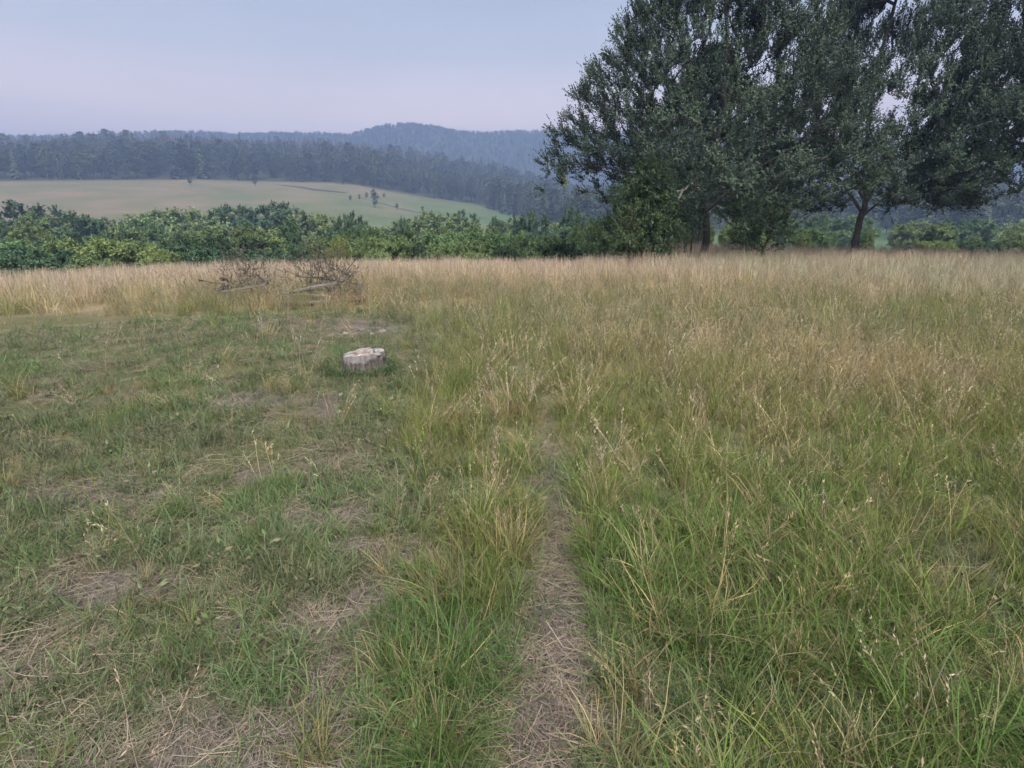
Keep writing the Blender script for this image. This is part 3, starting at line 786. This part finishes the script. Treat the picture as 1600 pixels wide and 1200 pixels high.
# ------------------------------------------------------------------ shrub belt down the slope
def bush_proto(seed, rad3, zc, n, nst, leafL, up):
    r = np.random.default_rng(seed)
    att = [blob(n, r, rad3, (0, 0, zc), .4, lo=.15)]
    for k in range(r.integers(2, 5)):
        a_ = r.uniform(0, 6.28); q = r.uniform(.4, .8)
        att.append(blob(n // 4, r, np.asarray(rad3) * r.uniform(.35, .55), (math.cos(a_) * rad3[0] * q, math.sin(a_) * rad3[1] * q, zc + rad3[2] * r.uniform(-.1, .75)), .45, lo=.15))
    att = np.concatenate(att)
    st = []
    for k in range(nst):
        a_ = 6.28 * k / nst + r.uniform(-.4, .4); q = rad3[0] * .3
        st.append([(math.cos(a_) * .08, math.sin(a_) * .08, -.15), (math.cos(a_) * q * .5, math.sin(a_) * q * .5, zc * .5), (math.cos(a_) * q, math.sin(a_) * q, zc)])
    o = build_tree('shrub', st, att, seed + 1, bark_grey, leaf_bush, (0, 0, -500), 9, 12, (.12, .32), leafL, tuple(np.array(leafL) * .5), upw=up, tip=.008, step=.6)
    return o
protos = [bush_proto(300, (1.5, 1.4, .9), 1.0, 170, 4, (.07, .11), .5), bush_proto(310, (1.2, 1.2, 1.3), 1.4, 170, 3, (.07, .11), .6),
          bush_proto(320, (1.9, 1.7, .8), .9, 190, 5, (.07, .11), .2), bush_proto(330, (1.0, 1.0, 1.8), 2.0, 170, 2, (.08, .12), .7),
          bush_proto(340, (1.4, 1.3, 1.1), 1.3, 170, 3, (.08, .12), .1)]
ti = 0
def bush(kind, px, topy, Y, wpx=None, tint=(1, 1, 1), label=None, group=None, name=None, cat='shrub'):
    """a shrub at distance Y whose top reaches the sight line through topy and which is wpx wide"""
    p = at_depth(px, topy, Y); gz = float(height(p.x, Y)); H = [2.15, 3.0, 1.85, 4.2, 2.6][kind]
    W_ = [3.6, 3.0, 4.5, 2.5, 3.4][kind]
    sz = max(.35, (p.z - gz) / H); sx = (wpx * Y / FPX / W_) if wpx else sz * rng.uniform(.9, 1.35)
    c = copy_tree(protos[kind]); c.location = (p.x, Y, gz); c.rotation_euler = (0, 0, rng.uniform(0, 6.28)); c.scale = (sx, sx, sz)
    if name: c.name = name
    k = rng.uniform(.85, 1.15)
    for ch in c.children:
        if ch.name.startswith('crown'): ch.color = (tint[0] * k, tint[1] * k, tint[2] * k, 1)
    tag(c, label, cat, group); return c
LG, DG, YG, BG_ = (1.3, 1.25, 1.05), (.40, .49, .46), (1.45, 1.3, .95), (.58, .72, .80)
# the ones the photograph lets one single out
NAMED = [
 (2, 590, 368, 33, 110, LG, 'broad pale green shrub at the straw edge near the brush heap'),
 (1, 632, 352, 34, 62, DG, 'dark upright shrub just behind the straw edge between paler shrubs'),
 (0, 562, 345, 42, 92, (.9, 1, .8), 'rounded mid green shrub with a lumpy top above the brush heap'),
 (2, 715, 376, 30, 120, LG, 'long low pale green shrub hugging the straw edge in the middle'),
 (4, 745, 349, 40, 84, (.85, .95, .8), 'big rounded shrub behind the long low pale one'),
 (2, 832, 368, 31, 118, (1.05, 1.1, .95), 'broad domed bright green shrub near the foot of the sapling row'),
 (1, 803, 366, 32, 40, DG, 'narrow dark shrub between two broad pale ones at the straw edge'),
 (4, 882, 369, 30, 62, DG, 'small dark rounded shrub before the conifer shaped tree'),
 (3, 893, 311, 62, 42, (.5, .62, .55), 'dark pointed tree standing taller than the shrubs below the yellow leaves'),
 (2, 915, 350, 36, 90, (.9, .95, .85), 'flat topped shrub under the dark pointed tree'),
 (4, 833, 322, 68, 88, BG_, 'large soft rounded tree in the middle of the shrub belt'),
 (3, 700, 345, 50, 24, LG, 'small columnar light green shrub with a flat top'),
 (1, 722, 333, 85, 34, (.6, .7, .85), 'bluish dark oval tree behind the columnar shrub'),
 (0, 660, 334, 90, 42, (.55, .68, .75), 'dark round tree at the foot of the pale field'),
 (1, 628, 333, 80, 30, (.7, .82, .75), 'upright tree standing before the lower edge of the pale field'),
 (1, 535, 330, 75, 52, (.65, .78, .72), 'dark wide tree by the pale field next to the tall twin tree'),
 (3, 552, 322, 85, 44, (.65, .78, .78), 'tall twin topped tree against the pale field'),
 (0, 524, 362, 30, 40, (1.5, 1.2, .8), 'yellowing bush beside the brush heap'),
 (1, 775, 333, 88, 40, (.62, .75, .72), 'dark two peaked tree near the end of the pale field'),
 (0, 805, 352, 46, 60, YG, 'yellowish green shrub in the middle of the belt'),
]
for kd, px, ty, Y, wp, tn, lb in NAMED: bush(kd, px, ty, Y, wp, tn, lb)
TINTS = [(LG, 'pale green'), (LG, 'light green'), (DG, 'dark green'), (YG, 'yellowish green'), (BG_, 'bluish green'), ((.8, .95, .75), 'mid green')]
SHAPES = ['low rounded', 'upright oval', 'wide spreading', 'tall narrow', 'lumpy round']
ROWS = ['front row of the belt', 'second row of the belt', 'third row of the belt', 'fourth row of the belt', 'fifth row of the belt', 'sixth row of the belt', 'last row below the field']
ORD = ['first', 'second', 'third', 'fourth', 'fifth', 'sixth', 'seventh', 'eighth', 'ninth', 'tenth', 'eleventh', 'twelfth', 'thirteenth', 'fourteenth', 'fifteenth', 'sixteenth', 'seventeenth', 'eighteenth', 'nineteenth', 'twentieth', 'twenty-first', 'twenty-second', 'twenty-third', 'twenty-fourth', 'twenty-fifth', 'twenty-sixth', 'twenty-seventh', 'twenty-eighth', 'twenty-ninth', 'thirtieth', 'thirty-first', 'thirty-second', 'thirty-third', 'thirty-fourth', 'thirty-fifth', 'thirty-sixth']
rb = random.Random(3)
for row, (Y, ty0, ty1, stp) in enumerate([(29.5, 380, 394, 90), (34, 371, 388, 95), (41, 360, 380, 95), (50, 350, 372, 90), (62, 343, 364, 84), (80, 331, 356, 74), (108, 320, 350, 60)]):
    px = -60 + rb.uniform(0, 40); cnt = 0
    while px < 1660:
        if not (px > 985 and row < 2) and not (500 < px < 960 and row < 3 and rb.random() < .5):
            kd = rb.choice([0, 1, 2, 4, 0, 2, 3] if row < 3 else [0, 1, 3, 4, 3]); tn, tw = rb.choice(TINTS)
            bush(kd, px, rb.uniform(ty0, ty1) - (rb.choice([0, 6, 16, 24]) if row > 3 and px < 500 else 0), Y * rb.uniform(.95, 1.06), None, tn,
                 '%s %s shrub, %s from the left in the %s' % (tw, SHAPES[kd], ORD[cnt], ROWS[row]), 'shrubs of the belt below the meadow')
            cnt += 1
        px += stp * rb.uniform(.7, 1.4)
for p in protos:
    for ch in list(p.children): bpy.data.objects.remove(ch)
    bpy.data.objects.remove(p)

# ------------------------------------------------------------------ woods
def conifer(seed, h=1.0):
    """unit height spruce: stacked drooping whorls of boughs, each bough a folded leaf of two faces"""
    r = np.random.default_rng(seed); V, F, T = [], [], []; o = 0
    for k in range(16):
        z = .10 + .88 * (k / 15) ** .95; R0 = .17 * (1 - z) ** .8 + .012; m = 9 if z < .8 else 6
        for q in range(m):
            if r.uniform() < .1: continue
            a_ = 6.283 * q / m + r.uniform(-.35, .35); L = R0 * r.uniform(.65, 1.2); d = np.array([math.cos(a_), math.sin(a_), 0]); s = np.array([-d[1], d[0], 0])
            zz_ = z + r.uniform(-.02, .02); w = L * r.uniform(.3, .45)
            p0 = np.array([0, 0, zz_ + .03]); mid = d * L * .55 + np.array([0, 0, zz_ - L * .05])
            V += [p0, mid + s * w - [0, 0, .02], d * L + np.array([0, 0, zz_ - L * .5]), mid - s * w - [0, 0, .02]]
            F.append([o, o + 1, o + 2, o + 3]); T += [r.uniform()] * 4; o += 4
    for q in range(5):
        a0, a1 = 6.283 * q / 5, 6.283 * (q + 1) / 5
        V += [np.array([.014 * math.cos(a0), .014 * math.sin(a0), -.05]), np.array([.014 * math.cos(a1), .014 * math.sin(a1), -.05]), np.array([.003 * math.cos(a1), .003 * math.sin(a1), .97]), np.array([.003 * math.cos(a0), .003 * math.sin(a0), .97])]
        F.append([o, o + 1, o + 2, o + 3]); T += [.2] * 4; o += 4
    return np.array(V), np.array(F), np.array(T)
def broadleaf(seed):
    """unit height forest tree: leafy clumps round a tall crown on a thin stem"""
    r = np.random.default_rng(seed); P, Dv = [], []
    for k in range(46):
        z = r.uniform(.26, .95); Rm = .21 * math.sin(min(1, (z - .22) / .75) * math.pi) ** .6; a_ = r.uniform(0, 6.283); q = Rm * r.uniform(.3, 1)
        c = np.array([q * math.cos(a_), q * math.sin(a_), z])
        for j in range(20):
            v = r.normal(0, 1, 3); v /= np.linalg.norm(v); P.append(c + v * .06 * r.uniform(.3, 1)); w_ = r.normal(0, 1, 3) + [0, 0, .3]; Dv.append(w_ / np.linalg.norm(w_))
    V, F = diamonds(np.array(P), np.array(Dv), r.uniform(.03, .06, len(P)), r.uniform(.022, .04, len(P)), r, .15, np.array(P) * [3, 3, 1])
    T = list(np.repeat(r.uniform(0, 1, len(P)), 4)); V = list(V); F = list(F); o = len(V)
    for q in range(5):
        a0, a1 = 6.283 * q / 5, 6.283 * (q + 1) / 5
        V += [np.array([.016 * math.cos(a0), .016 * math.sin(a0), -.05]), np.array([.016 * math.cos(a1), .016 * math.sin(a1), -.05]), np.array([.004 * math.cos(a1), .004 * math.sin(a1), .85]), np.array([.004 * math.cos(a0), .004 * math.sin(a0), .85])]
        F.append(np.array([o, o + 1, o + 2, o + 3])); T += [.2] * 4; o += 4
    return np.array(V), np.array(F), np.array(T)
def wood_mat(name, use_instancer):
    b = NB(name)
    if use_instancer: c = b.attr('col', 'INSTANCER').outputs['Color']
    else: c = b.n('ShaderNodeObjectInfo').outputs['Color']
    k = b.math('MULTIPLY_ADD', b.attr('bt').outputs['Fac'], .4, .8)
    x = b.n('ShaderNodeVectorMath', operation='SCALE'); b.l(c, x.inputs[0]); b.l(k, x.inputs['Scale'])
    b.col(x.outputs[0]); return b.m
mw_i, mw_o = wood_mat('forest_leaves_mass', True), wood_mat('forest_leaves', False)
kinds = [conifer(401), conifer(402), conifer(403), broadleaf(411), broadleaf(412), broadleaf(413)]
cw = coll('wood_kinds')
for k, (v, f, t) in enumerate(kinds): proto(cw, k, (v, f, np.zeros((0, 3), int), t), mw_i)
wood_me = [mesh_np('forest_tree', v, f, mw_o, {'bt': ('FLOAT', t)}) for v, f, t in kinds]
def wood_col(az, d, u):
    """spruce green, with many browned dead spruces high on one side"""
    g = lerp3((.024, .036, .028), (.082, .100, .058), u ** 1.4)
    br = sstep(R(-2), R(-14), az) * sstep(470, 590, d) * .8 * (rng.uniform(0, 1, len(u)) < .6)
    return g + (np.array((.12, .085, .065))[None] - g) * br[:, None]
# wooded ridge behind the field
n_ = 9000
az = rng.uniform(R(-50), R(50), n_); d = np.sqrt(rng.uniform(200 ** 2, 690 ** 2, n_))
x, y = d * np.sin(az), d * np.cos(az)
keep = d > np.interp(az, [R(-3), R(0), R(5)], [404, 330, 215]) + 22 * (fbm(az * 30, az * 0, 77) - .3)
x, y, d, az = x[keep], y[keep], d[keep], az[keep]
order = np.argsort(d); x, y, d, az = x[order], y[order], d[order], az[order]
u = rng.uniform(0, 1, len(x)); col = wood_col(az, d, u); hgt = rng.uniform(7, 17, len(x)) * (.75 + .7 * fbm(x / 30, y / 30, 78)); wd = hgt * rng.uniform(.8, 1.5, len(x)); pid = np.where(rng.uniform(0, 1, len(x)) < .25 + .45 * sstep(430, 600, d), rng.integers(0, 3, len(x)), rng.integers(3, 6, len(x)))
P = place(x, y, -.3)
inview = (az > R(-18.5)) & (az < R(9)); sel = np.zeros(len(x), bool); sel[np.where(inview)[0][:280]] = True
for k in np.where(sel)[0]:
    o = bpy.data.objects.new('spruce' if pid[k] < 3 else 'forest_tree', wood_me[pid[k]]); C.objects.link(o)
    o.location = P[k]; o.scale = (wd[k], wd[k], hgt[k]); o.rotation_euler = (0, 0, random.uniform(0, 6.28)); o.color = (*col[k], 1)
    if pid[k] < 3: tag(o, 'dark spruce at the lower edge of the far wood', 'tree', 'spruces at the lower edge of the far wood')
    else: tag(o, 'round crowned leafy tree at the lower edge of the far wood', 'tree', 'leafy trees at the lower edge of the far wood')
q = ~sel
scatter('forest', cw, P[q], np.stack([wd[q], wd[q], hgt[q]], 1), pid[q], col[q], 'dark mixed wood covering the nearer ridge', 'forest', .02)
# far mountain
n_ = 16000
az = rng.uniform(R(-50), R(50), n_); d = np.sqrt(rng.uniform(790 ** 2, 1190 ** 2, n_))
x, y = d * np.sin(az), d * np.cos(az)
hgt = rng.uniform(5.5, 9.5, n_); wd = hgt * rng.uniform(1.3, 2.0, n_); g = fbm(x / 160, y / 160, 88)
col = jitter(lerp3((.03, .045, .03), (.06, .072, .04), np.clip(g * 2 - .5, 0, 1)), .15)
scatter('mountain_forest', cw, place(x, y, -.5), np.stack([wd, wd, hgt], 1), rng.integers(0, 6, n_), col, 'hazy blue forest covering the far rounded mountain', 'forest', .02)
# scattered trees on the pale field
for px, py, Y, s, lb in [(584, 305, 330, 5.2, 'small tree above the bright track across the pale field'), (573, 308, 322, 3.6, 'low bush beside the small tree on the pale field'),
                         (586, 322, 285, 7.0, 'forked tree standing alone low on the pale field'), (562, 312, 310, 2.8, 'dark little bush at the end of the bright track'),
                         (536, 294, 385, 4.0, 'tiny tree at the top of the pale field near the wood'), (400, 300, 345, 6, 'lone tree on the pale field outside the shrubs'), (300, 306, 330, 5, 'second lone tree on the pale field further along'),
                         (548, 316, 300, 3.0, 'low bush on the field between the pale track and the twin tree'), (620, 318, 292, 3.2, 'small bush below the middle of the pale track'), (660, 318, 300, 3.0, 'small bush past the end of the pale track'), (600, 303, 345, 3.0, 'little bush between the field tree and the wood')]:
    p = at_depth(px, py, Y)
    o = obj('field_tree', wood_me[3 + (px % 3)], None, (p.x, Y, float(height(p.x, Y)) - .2), random.uniform(0, 6), (s * 1.5, s * 1.5, s)); o.color = (.04, .055, .035, 1)
    tag(o, lb, 'tree')

# ------------------------------------------------------------------ the stump
def stump():
    r = np.random.default_rng(61); na = 72
    root = empty('tree_stump', (STUMP[0], STUMP[1], float(height(*STUMP)) - .02), .2)
    an = np.linspace(0, 2 * np.pi, na, endpoint=False)
    lob = 1 + .10 * np.sin(an * 2 + .6) + .05 * np.sin(an * 3 + 1.3) + .02 * np.sin(an * 7 + .4)
    zs = np.linspace(0, 1, 14); V = []
    rim = .222 + .014 * np.sin(an + 2.2) + .006 * np.sin(an * 3 + 1) + .004 * np.sin(an * 11)
    for z in zs:
        fl = 1 + .30 * (1 - z) ** 3 - .02 * z ** 3
        rr = .188 * lob * fl * (1 + .05 * (fbm(an * 5.1 + 3, an * 0 + z * 2, 66) - .5) * 2 + .06 * (vnoise(an * 9.55, an * 0 + z * .9, 67) - .5))
        V.append(np.stack([rr * np.cos(an) * 1.06, rr * np.sin(an), rim * z], 1))
    V = np.array(V); m = len(zs)
    i, j = np.meshgrid(np.arange(m - 1), np.arange(na), indexing='ij'); j2 = (j + 1) % na
    F = np.stack([i * na + j, i * na + j2, (i + 1) * na + j2, (i + 1) * na + j], -1).reshape(-1, 4)
    b = NB('stump_bark'); tc = b.n('ShaderNodeTexCoord').outputs['Object']
    mp = b.n('ShaderNodeMapping'); mp.inputs['Scale'].default_value = (16, 16, 5); b.l(tc, mp.inputs[0])
    f = b.noise(1.6, 6, .7, mp.outputs[0]); f2 = b.noise(9, 4, .6, tc)
    c = b.ramp(f, [(.32, (.028, .022, .02)), (.5, (.075, .06, .055)), (.7, (.19, .165, .16))])
    c = b.mix(b.ramp(f2, [(.6, (0, 0, 0)), (.75, (.7, .7, .7))]), c, (.06, .075, .03))
    sz = b.n('ShaderNodeSeparateXYZ'); b.l(tc, sz.inputs[0])           # bark lost towards the top shows grey wood
    lost = b.math('MULTIPLY_ADD', f2, .16, sz.outputs['Z'])
    c = b.mix(b.ramp(lost, [(.235, (0, 0, 0)), (.27, (1, 1, 1))]), c, b.ramp(f, [(.35, (.15, .13, .125)), (.65, (.30, .275, .27))]))
    b.col(c); b.bump(f, 1.0, .02); b.b.inputs['Roughness'].default_value = .95
    obj('bark', mesh_np('bark', V.reshape(-1, 3), F, b.m, smooth=True), root)
    # weathered cut face: raised pale rim, sunken rotten heart
    rings = np.linspace(1.0, 0, 22); V2 = []
    top = V[-1]
    for q in rings:
        x, y = top[:, 0] * q, top[:, 1] * q
        dip = -.035 * (1 - sstep(.35, .8, q + .35 * (fbm(x * 9 + 4, y * 9, 68) - .5)))
        step_ = .014 * (sstep(.48, .56, fbm(x * 7, y * 7 + 3, 69)))
        z = top[:, 2] * q + top[:, 2].mean() * (1 - q) + (dip + step_ + .012 * (fbm(x * 40, y * 40, 70) - .5)) * (q < .985) + .001
        V2.append(np.stack([x, y, z], 1))
    V2 = np.array(V2); m = len(rings)
    i, j = np.meshgrid(np.arange(m - 1), np.arange(na), indexing='ij'); j2 = (j + 1) % na
    F = np.stack([i * na + j, i * na + j2, (i + 1) * na + j2, (i + 1) * na + j], -1).reshape(-1, 4)
    b = NB('weathered_cut_wood'); tc = b.n('ShaderNodeTexCoord').outputs['Object']
    f = b.noise(28, 6, .7, tc); f2 = b.noise(6, 4, .6, tc)
    sp = b.n('ShaderNodeVectorMath', operation='LENGTH'); mp = b.n('ShaderNodeMapping'); mp.inputs['Scale'].default_value = (1, 1, 0); b.l(tc, mp.inputs[0]); b.l(mp.outputs[0], sp.inputs[0])
    rr = b.math('MULTIPLY_ADD', f2, .16, sp.outputs['Value'])
    rot = b.ramp(rr, [(.15, (1, 1, 1)), (.21, (0, 0, 0))])
    c = b.ramp(f, [(.3, (.15, .13, .115)), (.6, (.32, .295, .275))])
    c = b.mix(rot, c, b.ramp(f, [(.3, (.11, .075, .055)), (.7, (.26, .19, .155))]))
    b.col(c); b.bump(f, .8, .012)
    obj('cut_face', mesh_np('cut_face', V2.reshape(-1, 3), F, b.m, smooth=False), root)
    # a pale slab of split wood left on the rim, and splinters
    def chip(px, py, pz, L, W_, H, rz, tilt, name):
        v = []
        for sx in (-1, 1):
            for sy in (-1, 1):
                for sz in (0, 1):
                    v.append((sx * L / 2 * r.uniform(.75, 1.1), sy * W_ / 2 * r.uniform(.7, 1.15), sz * H * r.uniform(.6, 1.2)))
        v = np.array(v); cz, sz_ = math.cos(rz), math.sin(rz)
        v[:, 2] += v[:, 0] * tilt
        v = np.stack([v[:, 0] * cz - v[:, 1] * sz_ + px, v[:, 0] * sz_ + v[:, 1] * cz + py, v[:, 2] + pz], 1)
        f = [[0, 1, 3, 2], [4, 6, 7, 5], [0, 4, 5, 1], [2, 3, 7, 6], [0, 2, 6, 4], [1, 5, 7, 3]]
        return obj(name, mesh_np(name, v, np.array(f), b.m), root)
    chip(-.11, -.05, .205, .13, .11, .018, .5, .03, 'split_slab')
    chip(.14, .02, .225, .05, .10, .03, .2, 0, 'splinter'); chip(.02, .15, .22, .12, .03, .022, .1, 0, 'splinter'); chip(.16, -.09, .21, .05, .05, .022, .9, 0, 'splinter')
    return tag(root, 'low weathered tree stump with a pale cut top in the grass', 'stump')
stump()

# ------------------------------------------------------------------ stones by the stump
b = NB('pale_stone'); tc = b.n('ShaderNodeTexCoord').outputs['Object']; f = b.noise(30, 5, .7, tc)
oi = b.n('ShaderNodeObjectInfo').outputs['Color']
b.col(b.mix(1.0, b.ramp(f, [(.3, (.5, .48, .44)), (.7, (1, 1, .97))]), oi, 'MULTIPLY')); b.bump(f, .6, .01); m_stone = b.m
import bmesh
def stone(px, py, s, flat, colr, label, seed):
    r = np.random.default_rng(seed); bm = bmesh.new(); bmesh.ops.create_icosphere(bm, subdivisions=2, radius=1)
    for v in bm.verts:
        k = .75 + .6 * float(fbm(np.array(v.co.x * 1.3 + seed), np.array(v.co.y * 1.3 + v.co.z), seed)); v.co = v.co * k
        v.co.x *= s * r.uniform(.98, 1.02); v.co.y *= s * .8; v.co.z *= s * flat
    me = bpy.data.meshes.new('stone'); bm.to_mesh(me); bm.free(); me.materials.append(m_stone)
    x, y = on_ground(px, py); o = obj('stone', me, None, (x, y, float(height(x, y)) + s * flat * .35), r.uniform(0, 6)); o.color = (*colr, 1)
    return tag(o, label, 'stone')
for k, a_ in enumerate([(533, 615, .026, .7, (.42, .39, .32), 'small cream stone nearest below the stump on bare ground'),
          (551, 611, .032, .55, (.36, .34, .29), 'pale flat stone beside the small cream stone'), (541, 611, .016, .8, (.5, .47, .42), 'tiny pale pebble between the cream stone and the flat stone'),
          (530, 642, .022, .7, (.36, .34, .32), 'small white pebble alone further down the bare ground'), (582, 606, .05, .35, (.30, .30, .27), 'flat grey stone sunk in grass in front of the stump'),
          (612, 621, .025, .5, (.48, .45, .33), 'yellowish stone in the grass past the flat grey one'), (628, 628, .02, .6, (.3, .28, .26), 'dull grey pebble past the yellowish stone'),
          (560, 636, .02, .6, (.2, .18, .16), 'dark clod on the bare ground below the stones'), (598, 516, .07, .5, (.22, .19, .19), 'dark grey lump at the end of the bare soil patch'),
          (565, 512, .06, .5, (.17, .15, .15), 'dark lump in the middle of the bare soil patch'), (580, 520, .045, .5, (.25, .22, .22), 'smaller grey lump at the near rim of the bare soil patch'),
          (540, 517, .05, .45, (.32, .29, .28), 'pale grey lump on the outer side of the bare soil patch')]):
    stone(*a_, 500 + k)

# ------------------------------------------------------------------ heap of old boards and branches at the meadow edge
r = np.random.default_rng(71)
def pole(name, c, L, rad0, rad1, rz, tilt, mat, label, group=None, cat='branch'):
    d = np.array([math.cos(rz) * math.cos(tilt), math.sin(rz) * math.cos(tilt), math.sin(tilt)])
    n = 9; t = np.linspace(-.5, .5, n); pts = d[None] * (t * L)[:, None] + r.normal(0, .02 * L ** .5, (n, 3)) * .5
    par = np.arange(n) - 1; kids = [[k + 1] if k < n - 1 else [] for k in range(n)]
    V, F = tubes(pts, par, np.linspace(rad0, rad1, n), kids, 8, 8)
    caps = [list(range(8))[::-1], list(range((n - 1) * 8, n * 8))]
    me = bpy.data.meshes.new(name); me.from_pydata([tuple(v) for v in V], [], [tuple(f) for f in F] + [tuple(c_) for c_ in caps]); me.materials.append(mat)
    return tag(obj(name, me, None, c), label, cat, group)
def board(c, L, W_, H, rz, tilt, label):
    bm = bmesh.new(); bmesh.ops.create_cube(bm, size=1)
    for v in bm.verts: v.co = Vector((v.co.x * L * r.uniform(.94, 1.03), v.co.y * W_ * r.uniform(.9, 1.08), v.co.z * H))
    bmesh.ops.bevel(bm, geom=bm.edges[:], offset=.004, segments=1)
    me = bpy.data.meshes.new('old_board'); bm.to_mesh(me); bm.free(); me.materials.append(m_board)
    o = obj('old_board', me, None, c, rz); o.rotation_euler = (r.uniform(-.2, .2), -tilt, rz); return tag(o, label, 'board')
b = NB('grey_board'); tc = b.n('ShaderNodeTexCoord').outputs['Object']; mp = b.n('ShaderNodeMapping'); mp.inputs['Scale'].default_value = (2, 30, 30); b.l(tc, mp.inputs[0])
f = b.noise(2, 5, .65, mp.outputs[0]); b.col(b.ramp(f, [(.3, (.10, .095, .09)), (.7, (.25, .24, .24))])); b.bump(f, .5, .006); m_board = b.m
hx, hy = -4.15, 11.6
def hp(dx, dy, dz): return (hx + dx, hy + dy, float(height(hx + dx, hy + dy)) + dz)
board(hp(.42, -.3, .30), 0.8, .15, .03, .35, .16, 'topmost pale grey board sticking out of the brush heap')
board(hp(.25, -.45, .17), 0.9, .14, .03, -.1, -.05, 'weathered grey board under the topmost one on the brush heap')
board(hp(.35, -.75, .07), 1.0, .15, .03, .08, .02, 'pinkish grey board lowest at the foot of the brush heap')
board(hp(-.9, -.2, .28), 0.95, .16, .03, .6, .1, 'long grey board slanting on the outer side of the brush heap')
for k in range(16):
    pole('dead_branch', hp(r.uniform(-1.9, .9), r.uniform(-.5, .6), r.uniform(.06, .42)), r.uniform(.5, 1.2), r.uniform(.015, .04), .008, r.uniform(0, 3.14), r.uniform(-.3, .3), bark_grey,
         'dead grey branch thrown on the brush heap', 'dead branches on the brush heap')
pole('rotten_log', hp(1.05, -.55, .1), .75, .085, .07, .15, .03, bark_red, 'short dark rotten log lying just off the brush heap', cat='log')
for k, (dx, dy, h_) in enumerate([(.75, .1, .9), (.05, .45, 1.1), (-1.1, .3, 1.0)]):
    rr_ = np.random.default_rng(80 + k); att = blob(90, rr_, (.55, .5, h_ * .5), (0, 0, h_ * .55), .5, lo=.1)
    st = [[(q_ * .05, 0, -.05), (q_ * .12, .03 * q_, .25), (q_ * .25, .05 * q_, h_ * .6)] for q_ in (-1, 1, .2)]
    t = build_tree('dead_bush', st, att, 90 + k, bark_grey, leaf_dead, hp(dx, dy, 0), 3, 5, (.12, .3), (.02, .045), (.01, .02), tip=.003, step=.15, flare=.1)
    tag(t, ['twiggy grey dead bush at the near end of the brush heap', 'tallest twiggy dead bush in the middle of the brush heap', 'twiggy dead bush on the outer end of the brush heap'][k], 'bush')
# dead weeds and thin twigs over the heap
n_ = 90
x = hx + rng.uniform(-2.2, 1.4, n_); y = hy + rng.uniform(-.8, .9, n_)
scatter('dead_weeds', cd, place(x, y), rng.uniform(.9, 1.45, n_), rng.integers(0, 5, n_), jitter(np.tile(np.array((.17, .14, .125)), (n_, 1)), .3), 'tangle of grey dead weed stems over the brush heap', 'weeds', .35)
# white flowering weeds near the great tree
n_ = 80
p_ = [on_ground(rng.uniform(1000, 1110), rng.uniform(406, 424)) for _ in range(n_)]
x, y = np.array(p_).T
scatter('pale_weeds', cd, place(x, y), rng.uniform(.6, .85, n_), rng.integers(0, 5, n_), jitter(np.tile(np.array((.50, .50, .42)), (n_, 1)), .15), 'pale whitish weeds in front of the huge tree', 'weeds', .3)

# ------------------------------------------------------------------ evening haze
b = NB('haze_air'); b.t.nodes.remove(b.b)
pv = b.n('ShaderNodeVolumePrincipled'); pv.inputs['Color'].default_value = (.40, .54, .86, 1); pv.inputs['Density'].default_value = .00105; pv.inputs['Anisotropy'].default_value = .2
b.l(pv.outputs[0], b.out.inputs['Volume'])
lo, hi, Wd = float(GZ.min()) - 1.5, float(GZ.max()) + 25, 3300
v = [(sx * Wd, sy * Wd, z) for z in (lo, hi) for sx, sy in ((-1, -1), (1, -1), (1, 1), (-1, 1))]
f = [(3, 2, 1, 0), (4, 5, 6, 7), (0, 1, 5, 4), (1, 2, 6, 5), (2, 3, 7, 6), (3, 0, 4, 7)]
me = bpy.data.meshes.new('haze'); me.from_pydata(v, [], f); me.materials.append(b.m)
tag(obj('haze', me), 'thin blue evening haze filling the valley air', 'haze', kind='stuff')
